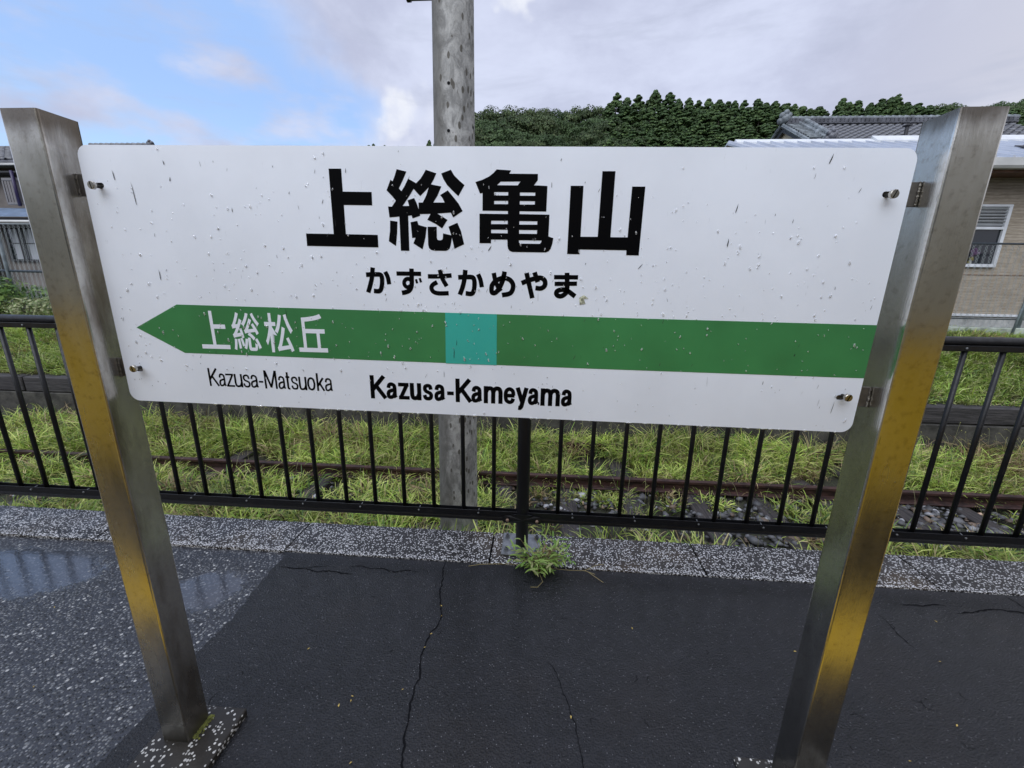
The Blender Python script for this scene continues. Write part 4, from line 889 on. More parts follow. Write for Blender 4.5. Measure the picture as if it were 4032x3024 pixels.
for px_ in posts_x:
    MB().tube([(px_, FY, 0.016), (px_, FY, 1.40)], 0.040, 28).build('rail_post', M_fence, rail)
    b = MB(); b.box((px_ - 0.127, FY - 0.112, 0.006), (px_ + 0.127, FY + 0.112, 0.017), bev=0.0015)
    pl_ = b.build('base_plate', M_steelgrey, rail)
    for sx in (-1, 1):
        for sy in (-1, 1):
            n = MB(); cx, cy = px_ + sx * 0.098, FY + sy * 0.07
            n.tube([(cx, cy, 0.017), (cx, cy, 0.020)], 0.019, 14); n.tube([(cx, cy, 0.020), (cx, cy, 0.033)], 0.0135, 6); n.tube([(cx, cy, 0.033), (cx, cy, 0.046)], 0.0075, 8)
            n.build('anchor_bolt', M_steelgrey, pl_)
    # clamp that carries the lower rail past the post
    b = MB(); yy = FY - 0.046
    pr_ = []
    for (dx, dz) in ((-.128, .216), (-.110, .236), (-.075, .240), (-.055, .256), (-.040, .260), (.040, .260), (.055, .256), (.075, .240), (.110, .236), (.128, .216), (.118, .186), (-.118, .186)):
        pr_.append((px_ + dx, yy + (0.0 if abs(dx) < .06 else 0.018), dz))
    n_ = len(pr_); v = pr_ + [(x, y + 0.004, z) for x, y, z in pr_]
    cen = [(px_, yy, .22), (px_, yy + .004, .22)]
    f = [(i, (i + 1) % n_, 2 * n_) for i in range(n_)] + [((i + 1) % n_ + n_, i + n_, 2 * n_ + 1) for i in range(n_)] + [(i, i + n_, (i + 1) % n_ + n_, (i + 1) % n_) for i in range(n_)]
    b.add(v + cen, f); cl = b.build('clamp_plate', M_fence, rail)
    for sx in (-0.094, 0.094):
        MB().tube([(px_ + sx, yy + .016, .209), (px_ + sx, yy + .008, .209), (px_ + sx, yy + .004, .209)], [.011, .0105, .005], 12).build('clamp_bolt', M_clampbolt, cl)

# ------------------------------------------------------------------ utility pole
PY = 1.85
pole = empty('utility_pole', (-0.42, PY, -0.8), 'tall weathered concrete pole blotched with lichen behind the sign board', 'utility pole')
pts = []; rs = []
for k in range(25):
    z = -0.85 + 9.0 * k / 24; pts.append((-0.430 + 0.0065 * (z + .34), PY, z)); rs.append(0.1535 - 0.0071 * (z + .34))
MB().tube(pts, rs, 40).build('shaft', M_pole, pole, smooth=True)
b = MB()
for (px_, py_) in ((1768, 330), (1768, 517), (1863, 483)):
    q = at(px_, py_, PY - 0.12); zc = q.z; rz = 0.1535 - 0.0071 * (zc + .34); cx = -0.430 + 0.0065 * (zc + .34)
    dx = max(-rz * .97, min(rz * .97, at(px_, py_, PY - 0.12).x - cx)); dy = -math.sqrt(max(0, rz * rz - dx * dx))
    n = Vector((dx, dy, 0)).normalized(); c = Vector((cx, PY, zc)) + n * (rz - 0.002)
    b.tube([c, c + n * 0.0035], 0.0095, 12)
b.build('bolt_hole', M_crack, pole)['kind'] = 'stuff'
q = at(1604, 4, PY)
b = MB(); b.tube([(q.x, PY, q.z + 0.032), (-0.36, PY, q.z + 0.032)], 0.030, 16); b.build('side_arm', M_steelgrey, pole, smooth=False)
b = MB(); b.tube([(q.x - 0.004, PY, q.z + 0.032), (q.x + 0.02, PY, q.z + 0.032)], 0.036, 16); b.build('arm_cap', M_fence, pole)

# ------------------------------------------------------------------ ground beyond the platform
def gz(x, y):
    """height of the ground behind the old timber edge"""
    t = min(1, max(0, (y - 5.1) / 2.6)); t = t * t * (3 - 2 * t)
    return -0.03 + 0.72 * t + 0.02 * math.sin(x * 1.7) * min(1, max(0, y - 5.1))
def grid(name, x0, x1, nx, y0, y1, ny, fz, m, kind='structure', parent=None):
    X = np.linspace(x0, x1, nx); Y = np.linspace(y0, y1, ny)
    V = [(x, y, fz(x, y)) for y in Y for x in X]
    F = [(j * nx + i, j * nx + i + 1, (j + 1) * nx + i + 1, (j + 1) * nx + i) for j in range(ny - 1) for i in range(nx - 1)]
    me = bpy.data.meshes.new(name); me.from_pydata(V, [], F); me.polygons.foreach_set('use_smooth', [True] * len(F)); me.update()
    o = link(name, me, m, parent)
    if kind: o['kind'] = kind
    return o
BZ = -0.80
grid('track_bed', -16, 16, 120, 1.25, 5.1, 30, lambda x, y: BZ - 0.06 + 0.03 * math.sin(x * 3.1 + y * 2), M_soil)
grid('embankment', -40, 40, 200, 5.12, 9.0, 24, gz, M_soil)
def hz(x, y):
    """hill terrain: flat by the houses, rising to the wooded ridge"""
    if y < 60: return 0.66
    t = min(1.0, (y - 60) / 60.0)
    w = min(1, max(0.0, (x + 50) / 40.0))
    ridge = (15 + 11 * w)
    extra = 30 * min(1, max(0, (y - 130) / 90)) * min(1, max(0, (x - 60) / 50))
    return 0.66 + ridge * t * t * (3 - 2 * t) + extra
grid('hill', -400, 420, 90, 8.95, 420, 70, lambda x, y: hz(x, y) if y > 9.5 else 0.62, M_hill)
grid('ground', -900, 900, 3, -700, 900, 3, lambda x, y: -1.2, M_soil)

# the siding: rails on sleepers
track = empty('railway_track', (0, 4.1, BZ), 'rusty overgrown siding rails on dark timber sleepers beside the platform', 'railway track')
def railprof(y):
    top = -0.650
    P = [(-.034, 0), (-.034, -.022), (-.030, -.034), (-.009, -.042), (-.008, -.108), (-.055, -.124), (-.062, -.130), (-.062, -.140)]
    P = P + [(-a, c) for a, c in reversed(P)]
    b = MB(); b.prism([(-16, y + a, top + c) for a, c in P], (32, 0, 0)); return b
railprof(3.56).build('rail', M_rust, track)
railprof(4.63).build('rail', M_rust, track)
for k in range(-20, 21):
    b = MB(); x = 2.08 + 0.76 * k
    M = Matrix.Translation((x, 3.80 + RNG.uniform(-.04, .04), -0.865)) @ Matrix.Rotation(R(RNG.uniform(-2, 2)), 4, 'Z')
    b.box((-0.105, -1.28, -0.07), (0.105, 1.15, 0.070), bev=0.008, M=M)
    sl = b.build('sleeper', M_sleeper, track)
# old timber platform edge on the far side
wall = empty('retaining_wall', (0, 5.05, BZ), 'old low edge of weathered timbers on dark concrete across the siding', 'retaining wall')
MB().box((-16, 4.99, BZ - 0.1), (16, 5.14, -0.285), bev=0.01).build('concrete_base', M_conc, wall)
x = -15.2
while x < 15:
    L_ = RNG.uniform(1.9, 2.5); b = MB()
    M = Matrix.Translation((x + L_ / 2, 5.09 + RNG.uniform(-.015, .015), -0.15 + RNG.uniform(-.012, .012))) @ Matrix.Rotation(R(RNG.uniform(-.5, .5)), 4, 'Y')
    b.box((-L_ / 2, -0.09, -0.125), (L_ / 2 - 0.02, 0.09, 0.125), bev=0.012, M=M)
    b.build('timber_beam', M_timber, wall); x += L_ + RNG.uniform(0.0, 0.03)

# ballast stones
def rocks(n, xr, yr, dens, name, s0=0.016, s1=0.044, z0=None):
    base = [(0, 0, 1), (.9, 0, .3), (.25, .85, .35), (-.75, .5, .3), (-.7, -.55, .35), (.3, -.85, .3), (.7, .4, -.4), (-.3, .8, -.4), (-.9, -.05, -.35), (-.2, -.8, -.45), (.7, -.45, -.4), (0, 0, -.8)]
    T0 = [(0, 1, 2), (0, 2, 3), (0, 3, 4), (0, 4, 5), (0, 5, 1), (1, 6, 2), (2, 6, 7), (2, 7, 3), (3, 7, 8), (3, 8, 4), (4, 8, 9), (4, 9, 5), (5, 9, 10), (5, 10, 1), (1, 10, 6), (11, 7, 6), (11, 8, 7), (11, 9, 8), (11, 10, 9), (11, 6, 10)]
    base = np.array(base); T0 = np.array(T0)
    V = []; T = []; C = []
    k = 0
    while k < n:
        x, y = RNG.uniform(*xr), RNG.uniform(*yr)
        if RNG.rand() > dens(x, y): k += 0.3; continue
        s = RNG.uniform(s0, s1) * (1 if RNG.rand() > .06 else 1.7)
        P = base * (1 + RNG.uniform(-.28, .28, base.shape)) * s * np.array([1.2, .9, .62])
        a, t = RNG.uniform(0, 6.28), RNG.uniform(-.5, .5)
        ca, sa, ct, st = math.cos(a), math.sin(a), math.cos(t), math.sin(t)
        P = P @ np.array([[ca, sa, 0], [-sa, ca, 0], [0, 0, 1]]) @ np.array([[1, 0, 0], [0, ct, st], [0, -st, ct]])
        zb = (BZ - 0.03 if z0 is None else z0(x, y)) + RNG.uniform(0, .03)
        V.append(P + [x, y, zb]); T.append(T0 + len(V) * 12 - 12)
        g_ = RNG.uniform(.03, .13) if RNG.rand() > .07 else RNG.uniform(.25, .5)
        C.append(np.tile(np.array([g_, g_, g_ * 1.03]) * (np.array([1.35, .95, .65]) if RNG.rand() < .22 else 1), (12, 1)))
        k += 1
    me = tri_mesh(name, np.concatenate(V), np.concatenate(T), np.concatenate(C), M_stone)
    o = link(name, me, None); o['kind'] = 'stuff'; return o
bare = [(2.45, 2.85, 0.62, 0.48), (4.5, 3.1, 0.7, 0.5), (0.75, 3.1, 0.40, 0.25), (-0.9, 2.35, 0.5, 0.3), (-1.9, 1.75, 0.6, .25), (0.45, 2.1, .35, .25), (5.6, 2.6, .5, .5), (1.9, 2.2, .5, .4), (-3.1, 1.7, .5, .2)]
def baref(x, y): return max(math.exp(-(((x - a) / c) ** 2 + ((y - b_) / d) ** 2)) for a, b_, c, d in bare)
rk = rocks(5200, (-6, 7.5), (1.4, 3.9), lambda x, y: min(1, 0.10 + 1.3 * baref(x, y)), 'ballast')
rk['label'] = 'dark grey crushed ballast lying between the sleepers'
rk = rocks(500, (-13, -9), (6.9, 8.4), lambda x, y: .5 + .5 * math.sin(x * 5) , 'pale_rubble', .02, .05, lambda x, y: gz(x, y) + .01)
rk['label'] = 'pale rubble at the foot of the mesh fence beyond the siding'

# ------------------------------------------------------------------ grass
from mathutils import noise as mn
def blades(spots, name, Lr, wr, palette, label, seed=1, lean0=(0.05, 0.6), curl=(0.8, 2.2)):
    """spots: list of tufts (x, y, z, radius, number, height factor)"""
    rg = np.random.RandomState(seed)
    xs = []; hd = []
    n = int(sum(s[4] for s in spots))
    X = np.empty(n); Y = np.empty(n); Z = np.empty(n); H = np.empty(n); K = np.empty(n); TI = np.empty(n, int); i = 0
    for ti, (x, y, z, r, c, h) in enumerate(spots):
        a = rg.uniform(0, 6.283, c); q = r * np.sqrt(rg.uniform(0, 1, c))
        X[i:i + c] = x + q * np.cos(a); Y[i:i + c] = y + q * np.sin(a); Z[i:i + c] = z
        H[i:i + c] = a + rg.normal(0, 0.7, c); K[i:i + c] = h; TI[i:i + c] = ti; i += c
    L = rg.uniform(Lr[0], Lr[1], n) * K; w = rg.uniform(wr[0], wr[1], n)
    th = rg.uniform(lean0[0], lean0[1], n); cv = rg.uniform(curl[0], curl[1], n)
    cx, sx = np.cos(H), np.sin(H)
    levels = [0, .3, .62, .85, 1.0]; wid = [.7, 1.0, .85, .5, 0.0]
    P = np.zeros((n, 9, 3)); pos_h = np.zeros(n); pos_z = np.zeros(n); last = 0
    tw = rg.normal(0, 0.5, n)
    idx = 0
    for li, (t, wd) in enumerate(zip(levels, wid)):
        dt = t - last
        ang = th + cv * ((t + last) / 2) ** 1.3
        pos_h = pos_h + np.sin(ang) * dt * L; pos_z = pos_z + np.cos(ang) * dt * L; last = t
        bx_, by_, bz_ = X + cx * pos_h, Y + sx * pos_h, Z + pos_z
        if li < 4:
            ww = w * wd / 2
            ox, oy = -sx * np.cos(tw) * ww, cx * np.cos(tw) * ww; oz = np.sin(tw) * ww
            P[:, idx] = np.stack([bx_ + ox, by_ + oy, bz_ + oz], 1); P[:, idx + 1] = np.stack([bx_ - ox, by_ - oy, bz_ - oz], 1); idx += 2
        else: P[:, idx] = np.stack([bx_, by_, bz_], 1)
    T0 = np.array([(0, 1, 3), (0, 3, 2), (2, 3, 5), (2, 5, 4), (4, 5, 7), (4, 7, 6), (6, 7, 8)])
    T = (T0[None] + (np.arange(n) * 9)[:, None, None]).reshape(-1, 3)
    pal = np.array([c for c, _ in palette]); pw = np.array([q for _, q in palette]); pw = pw / pw.sum()
    tuftcol = rg.choice(len(pal), len(spots), p=pw)
    dry = np.array([mn.noise(Vector((s[0] * 1.4, s[1] * 2.0, seed + .5))) for s in spots]) + rg.normal(0, .12, len(spots))
    vig = np.array([1 + .75 * mn.noise(Vector((s[0] * 2.3, s[1] * 2.8, seed + 7.5))) for s in spots])
    ci = np.where(rg.rand(n) < 0.6, tuftcol[TI], rg.choice(len(pal), n, p=pw))
    col = pal[ci] * rg.uniform(0.7, 1.3, (n, 1)) * np.clip(vig[TI], .5, 1.35)[:, None]
    dm = (dry[TI] > .27) & (rg.rand(n) < .65)
    col[dm] = np.array([.36, .27, .14]) * rg.uniform(.45, 1.25, (dm.sum(), 1))
    C = np.repeat(col[:, None], 9, 1)
    gr = np.array([.42, .42, .62, .62, .9, .9, 1.1, 1.1, 1.2])[None, :, None]      # shade among the blades painted in: dark foot, bright tip, browner sheaths
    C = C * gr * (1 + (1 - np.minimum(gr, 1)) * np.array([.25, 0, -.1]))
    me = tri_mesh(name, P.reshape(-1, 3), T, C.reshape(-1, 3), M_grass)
    o = link(name, me, None); tag(o, label, kind='stuff'); return o
GP = [((0.23, 0.38, 0.055), 4), ((0.39, 0.51, 0.09), 6), ((0.55, 0.61, 0.18), 5), ((0.52, 0.44, 0.22), 1.8), ((0.15, 0.11, 0.055), 0.7), ((0.07, 0.15, 0.035), 2)]
spots = []
def bedh(x, y):
    return BZ - 0.05
n_try = 0
while len(spots) < 8000 and n_try < 60000:
    n_try += 1
    x, y = RNG.uniform(-8.5, 8.5), 1.36 + 3.62 * RNG.rand() ** 0.8
    if abs(x) > 2.5 + y * 1.5: continue
    nv = mn.noise(Vector((x * 0.9, y * 1.3, 3.3))) + .7 * mn.noise(Vector((x * 3.1, y * 3.7, 6.3)))
    d = 0.74 + nv * 1.6 - 1.35 * baref(x, y)
    if abs(y - 3.47) < 0.10: d -= 0.55 if x > .6 else .2                      # front of the rail stays open in places
    if abs(y - 3.56) < 0.05: continue
    if y > 4.2: d += .3
    if RNG.rand() > d: continue
    h = 0.60 + 0.35 * mn.noise(Vector((x * .6, y * .6, 8))) + .35 * mn.noise(Vector((x * 2.6, y * 2.6, 18))) + (0.30 if y > 3.75 else 0) + (0.25 if y > 4.3 else 0)
    if 3.1 < y < 3.56: h *= (0.62 if x > .6 else .85) + .6 * max(0, mn.noise(Vector((x * 1.6, 2, 9))) + .15)
    spots.append((x, y, bedh(x, y), RNG.uniform(.03, .09), int(RNG.randint(6, 15)), h))
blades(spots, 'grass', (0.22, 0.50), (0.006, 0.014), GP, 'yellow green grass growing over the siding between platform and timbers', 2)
# short grass along the coping's far edge
spots = []
for k in range(1700):
    x = RNG.uniform(-6, 6); y = 1.37 + abs(RNG.normal(0, .10))
    if RNG.rand() > 0.55 + mn.noise(Vector((x * 1.1, 5, 1))) * 1.2 - .8 * baref(x, 1.8): continue
    spots.append((x, y, -0.46, .05, int(RNG.randint(6, 14)), RNG.uniform(.8, 1.25)))
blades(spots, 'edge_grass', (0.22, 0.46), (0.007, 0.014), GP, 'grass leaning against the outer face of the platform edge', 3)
spots = []
for k in range(15000):
    x, y = RNG.uniform(-13.5, 11.5), RNG.uniform(5.2, 8.3)
    if abs(x) > 3.5 + y * 1.35: continue
    e = 0.55 if y < 5.4 else 1
    spots.append((x, y, gz(x, y), RNG.uniform(.05, .13), int(RNG.randint(10, 18)), (0.7 + .35 * mn.noise(Vector((x, y, 4)))) * e))
GP2 = [((0.22, 0.35, 0.06), 5), ((0.34, 0.45, 0.09), 6), ((0.44, 0.49, 0.19), 4), ((0.33, 0.30, 0.16), 1.4), ((0.09, 0.17, 0.05), 2)]
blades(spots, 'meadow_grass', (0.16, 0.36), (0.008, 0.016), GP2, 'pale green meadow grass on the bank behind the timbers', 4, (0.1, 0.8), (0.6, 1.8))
# taller wiry stalks with drooping seed heads
V = []; T = []; C = []
for k in range(700):
    x, y = RNG.uniform(-6.5, 7), RNG.uniform(3.9, 4.95)
    if RNG.rand() < .25: y = RNG.uniform(1.6, 3.9)
    h = RNG.uniform(.42, .72) * (1 if y > 3.9 else .6); a = RNG.uniform(0, 6.28); le = RNG.uniform(.08, .30)
    col = np.array([.33, .33, .15]) * RNG.uniform(.7, 1.2)
    pts = []
    for i in range(6):
        t = i / 5; pts.append(np.array([x + math.cos(a) * le * t ** 2, y + math.sin(a) * le * t ** 2, BZ - .03 + h * (t - .12 * t ** 4)]))
    for i in range(5):
        w = .0016; n0 = len(V)
        V += [pts[i] + [w, 0, 0], pts[i] - [w, 0, 0], pts[i + 1] - [w, 0, 0], pts[i + 1] + [w, 0, 0]]; T += [(n0, n0 + 1, n0 + 2), (n0, n0 + 2, n0 + 3)]; C += [col] * 4
    # head: short fuzzy spindle bending over
    tip = pts[-1]; dr = np.array([math.cos(a), math.sin(a), 0])
    for s_ in range(4):
        p0 = tip + dr * .014 * s_ + np.array([0, 0, .010 * s_ - .005 * s_ ** 2]); r = [.0045, .007, .006, .003][s_]
        n0 = len(V)
        V += [p0 + [0, 0, r], p0 + [r, 0, 0], p0 + [0, r, 0], p0 - [r, 0, 0], p0 - [0, r, 0], p0 - [0, 0, r]]
        T += [(n0, n0 + 1, n0 + 2), (n0, n0 + 2, n0 + 3), (n0, n0 + 3, n0 + 4), (n0, n0 + 4, n0 + 1), (n0 + 5, n0 + 2, n0 + 1), (n0 + 5, n0 + 3, n0 + 2), (n0 + 5, n0 + 4, n0 + 3), (n0 + 5, n0 + 1, n0 + 4)]
        C += [col * np.array([1.15, 1.1, .9])] * 6
o = link('seed_stalks', tri_mesh('seed_stalks', np.array(V), np.array(T), np.array(C), M_grass), None); tag(o, 'thin dry seed stalks standing above the siding grass', kind='stuff')

# the weed in the joint by the rail post
def lance(V, T, C, root, dirv_, L, w, droop, col):
    d = Vector(dirv_).normalized(); p = Vector(root); side = d.cross(Vector((0, 0, 1))).normalized()
    n0 = len(V); N = 6
    for i in range(N + 1):
        t = i / N; ww = w * math.sin(math.pi * min(1, .12 + t * .88)) ** .8 / 2
        V += [p + side * ww + Vector((0, 0, ww * .35)), p, p - side * ww + Vector((0, 0, ww * .35))]; C += [col, tuple(c * .9 for c in col), col]
        p = p + d * (L / N); d = (d + Vector((0, 0, -droop / N))).normalized()
        if p.z < 0.006: p.z = 0.006
    for i in range(N):
        a = n0 + 3 * i
        T += [(a, a + 1, a + 4), (a, a + 4, a + 3), (a + 1, a + 2, a + 5), (a + 1, a + 5, a + 4)]
V = []; T = []; C = []; ST = MB()
for k in range(70):
    a = RNG.uniform(0, 6.28); base = Vector((0.235 + RNG.normal(0, .034), 1.045 + RNG.normal(0, .028), 0.004))
    up = RNG.uniform(.6, 2.4); L = RNG.uniform(.07, .20)
    d = Vector((math.cos(a) * 1.0, math.sin(a) * .75 - .12, up)).normalized()
    pts = []; p = base.copy()
    for i in range(6):
        pts.append(p.copy()); p = p + d * (L / 5); d = (d + Vector((0, 0, -.16))).normalized(); p.z = max(p.z, .006)
    ST.tube(pts, [.0022, .002, .0018, .0016, .0014, .001], 5)
    for i in range(1, 6):
        if RNG.rand() < .25: continue
        q = pts[i]; b_ = a + RNG.choice([-1, 1]) * RNG.uniform(.4, 1.3)
        colr = [(.30, .46, .10), (.40, .53, .16), (.20, .36, .07), (.46, .47, .22), (.32, .21, .12)][RNG.choice(5, p=[.35, .27, .22, .12, .04])]
        lance(V, T, C, q, (math.cos(b_), math.sin(b_) * .8 - .1, RNG.uniform(.1, .8)), RNG.uniform(.035, .085), RNG.uniform(.009, .016), RNG.uniform(.5, 1.6), colr)
weed = empty('weed', (0.225, 1.035, 0), 'leafy green weed sprouting from the joint beside the guard rail post', 'weed')
wl = link('leaves', tri_mesh('leaves', np.array([tuple(q) for q in V]), np.array(T), np.array(C), M_grass), None, weed); wl['kind'] = 'stuff'
ST.build('stems', mat('weed_stem', (0.20, 0.15, 0.07), .6), weed)['kind'] = 'stuff'
ST = MB()
for pts in ([(0.20, 1.03, .008), (0.05, 1.035, .012), (-0.05, 1.028, .010), (-0.13, 1.02, .008), (-0.2, 1.0, .006)], [(0.28, 1.02, .01), (.40, 1.00, .02), (.50, 1.01, .015), (.56, .99, .01)], [(.50, 1.01, .015), (.58, 1.05, .03), (.62, 1.07, .02)], [(.52, 1.0, .015), (.60, .93, .006)], [(.22, 1.0, .01), (.25, .90, .012), (.22, .86, .006), (.18, .86, .004)]):
    ST.tube(pts, [.0016] * len(pts), 5)
ST.build('runner', mat('dry_runner', (0.33, 0.27, 0.12), .7), weed)

# ------------------------------------------------------------------ chain link fence
CY = 7.72
cfence = empty('chain_link_fence', (0, CY, 0.7), 'long grey green chain link fence standing on the far bank', 'fence')
M_wire = mat('coated_wire', (0.40, 0.44, 0.45), 0.45, 0.1)
M_cpost = mat('coated_post', rough=0.5, build=varied((0.14, 0.17, 0.18), 0.3, 8))
M_crail = mat('coated_rail', (0.018, 0.03, 0.04), 0.4)
def wires(x0, x1, z0, z1, cell=0.115, r=0.0042):
    V = []; T = []
    nx = int((x1 - x0) / (cell / 2)); 
    nz = int((z1 - z0) / (cell / 2))
    off = np.array([(r, 0), (-r * .5, r * .87), (-r * .5, -r * .87)])
    for k in range(nx // 2):
        for s in (0, 1):
            n0 = len(V)
            for j in range(nz + 1):
                xx = x0 + cell * k + (cell / 2 if (j + s) % 2 else 0); zz = z0 + cell / 2 * j; yy = CY + (0.004 if s else -0.004)
                for a, b_ in off: V.append((xx + a, yy + b_, zz))
            for j in range(nz):
                a = n0 + 3 * j
                for q in range(3):
                    q2 = (q + 1) % 3
                    T += [(a + q, a + q2, a + 3 + q2), (a + q, a + 3 + q2, a + 3 + q)]
    return V, T
V, T = wires(-14.0, -1.0, 0.78, 2.68)
o = link('wire_mesh', tri_mesh('wire_mesh', V, T, None, M_wire), None, cfence); o['kind'] = 'stuff'
V, T = wires(-0.95, 12.5, 0.90, 2.46)
o = link('wire_mesh', tri_mesh('wire_mesh', V, T, None, M_wire), None, cfence); o['kind'] = 'stuff'
MB().tube([(-1.0, CY, 2.475), (12.5, CY, 2.475)], 0.019, 10).build('top_rail', M_crail, cfence, True)
MB().tube([(-1.0, CY, 1.06), (12.5, CY, 1.06)], 0.010, 8).build('tension_wire', M_crail, cfence, True)
MB().tube([(-14, CY + .02, 1.70), (-1.0, CY + .02, 1.62)], 0.030, 10).build('mid_rail', M_crail, cfence, True)
MB().tube([(-14, CY, 2.69), (-1.0, CY, 2.69)], 0.008, 8).build('tension_wire', M_wire, cfence, True)
for x, zb, zt in ((-13.7, .7, 2.72), (-11.88, .7, 2.72), (-9.9, .7, 2.72), (-7.9, .7, 2.7), (-5.9, .7, 2.7), (-3.9, .7, 2.7), (-1.0, .7, 2.7), (1.8, .7, 2.5), (3.8, .7, 2.5), (5.8, .7, 2.5), (7.7, .7, 2.5), (9.62, .7, 2.5), (11.5, .7, 2.5)):
    MB().tube([(x, CY, zb), (x, CY, zt)], 0.034, 12).build('fence_post', M_cpost, cfence, True)
    if x < 0: MB().tube([(x, CY, .6), (x, CY, 1.03)], [.16, .13], 12).build('post_footing', M_conc_l, cfence)
MB().box((-0.9, CY - .09, 0.4), (13, CY + .10, 0.90), bev=.015).build('kerb', mat('mossy_kerb', rough=.85, build=varied((0.30, 0.33, 0.28), 0.4, 5, .01, 30)), cfence)
MB().tube([(9.42, CY - .12, .72), (9.62, CY - .02, 1.9)], .02, 8).build('brace', M_cpost, cfence, True)

# leafy bushes seen at the far end of the bank
def leafball(n, c, r, leaf, pal, seed, flat=1.0):
    rg = np.random.RandomState(seed)
    d = rg.normal(0, 1, (n, 3)); d /= np.linalg.norm(d, axis=1)[:, None]
    q = rg.uniform(.35, 1, n) ** .6
    lump = 1 + .25 * np.sin(d[:, 0] * 5 + seed) * np.cos(d[:, 1] * 4 + seed * 2)
    P = np.array(c) + d * (q * lump)[:, None] * np.array(r)
    nrm = d + rg.normal(0, .6, (n, 3)); nrm[:, 2] += .5; nrm /= np.linalg.norm(nrm, axis=1)[:, None]
    a = np.cross(nrm, rg.normal(0, 1, (n, 3))); a /= np.linalg.norm(a, axis=1)[:, None]; b_ = np.cross(nrm, a)
    s = leaf * rg.uniform(.6, 1.3, (n, 1))
    V = np.stack([P - a * s, P + b_ * s * .55 + nrm * s * .1, P + a * s, P - b_ * s * .55 + nrm * s * .1], 1).reshape(-1, 3)
    T = (np.array([(0, 1, 2), (0, 2, 3)])[None] + (np.arange(n) * 4)[:, None, None]).reshape(-1, 3)
    pal = np.array(pal); col = pal[rg.randint(0, len(pal), n)] * rg.uniform(.7, 1.3, (n, 1))
    return V, T, np.repeat(col, 4, 0)
def bush(name, loc, r, n, leaf, pal, label, seed):
    e = empty(name, loc, label, 'bush')
    V, T, C_ = leafball(n, (loc[0], loc[1], loc[2] + r[2] * .8), r, leaf, pal, seed)
    o = link('leaves', tri_mesh('leaves', V, T, C_, M_grass), None, e); o['kind'] = 'stuff'
    b = MB()
    for k in range(7): a = k * .9; b.tube([(loc[0], loc[1], loc[2] - .05), (loc[0] + r[0] * .6 * math.cos(a), loc[1] + r[1] * .6 * math.sin(a), loc[2] + r[2] * 1.1)], [.012, .005], 6)
    b.build('stems', M_bark, e)['kind'] = 'stuff'
GR = [(.10, .19, .05), (.16, .27, .07), (.24, .36, .10), (.07, .13, .04)]
bush('leafy_bush', (-12.0, 7.45, .72), (.55, .35, .50), 900, .055, GR, 'leafy green bush round the mesh fence post beside the arrow-end post', 5)
bush('climbing_weeds', (-11.6, 8.3, .72), (1.9, .4, .38), 1500, .06, GR, 'low green climbing weeds behind the mesh fence under the tiled house', 6)
bush('grassy_bush', (-10.9, 7.35, .70), (.9, .4, .25), 1200, .040, [(.30, .33, .16), (.38, .40, .22), (.18, .25, .09)], 'pale straggly bush leaning on the mesh fence', 8)
bush('garden_bush', (-19.6, 12.4, .6), (1.0, .6, 1.95), 2600, .09, GR, 'tall green garden bush at the far left edge beside the balcony', 12)

# ------------------------------------------------------------------ beige house on the right
M_siding = None
def b_siding(g, p, v):
    sp = g.n('ShaderNodeSeparateXYZ'); g.put(sp.inputs[0], v)
    row = g.m('FRACT', g.m('MULTIPLY', sp.outputs[2], 16.0))
    n = g.noise(g.mapping(v, (1.4, 1, 16)), 3.5, 3, 0.6)
    base = g.mix(g.ramp(n, 0.35, 0.65), (0.27, 0.225, 0.165), (0.40, 0.345, 0.27))
    base = g.mix(g.m('MULTIPLY', g.ramp(row, 0.80, 0.95), 0.55), base, (0.14, 0.11, 0.085))
    g.put(p.inputs['Base Color'], base)
    bump(g, p, g.ramp(row, 0.75, 1.0, 1.0, 0.0), 0.01, 0.6)
M_siding = mat('beige_siding', rough=0.75, build=b_siding)
M_metalroof = mat('pale_metal_roof', rough=0.32, metal=0.55, build=varied((0.50, 0.53, 0.58), 0.12, 1.2))
M_whitetrim = mat('white_trim', rough=0.4, build=varied((0.62, 0.64, 0.66), 0.08, 3))
M_gutter = mat('pale_gutter', rough=0.35, build=varied((0.50, 0.50, 0.48), 0.12, 2))
M_brown = mat('brown_soffit', rough=0.6, build=varied((0.13, 0.06, 0.03), 0.3, 6))
M_glass = mat('dark_glass', (0.010, 0.014, 0.018), 0.06, spec=0.6)
M_dark = mat('dark_shadow_metal', (0.03, 0.03, 0.034), 0.5)
hb = empty('beige_house', (10.5, 11, 0.6), 'beige sided house with pale metal roof and louvred window behind the mesh fence', 'house')
b = MB(); b.box((5.55, 9.3, 0.55), (17, 13.6, 4.02)); b.prism([(5.55, 9.3, 4.02), (5.55, 13.6, 4.02), (5.55, 11.5, 5.05)], (11.45, 0, 0)); b.build('wall', M_siding, hb)
b = MB(); b.box((5.5, 9.26, 0.50), (17.05, 9.302, 0.98)); b.build('foundation', M_conc_l, hb)
b = MB(); b.box((5.5, 9.22, 1.0), (17.05, 9.30, 1.06), bev=.01); b.build('base_trim', M_whitetrim, hb)
MB().box((9.50, 9.285, 1.06), (9.53, 9.305, 4.0)).build('joint_strip', M_brown, hb)
MB().box((5.5, 9.29, 1.93), (17, 9.303, 1.942)).build('joint_strip', M_brown, hb)
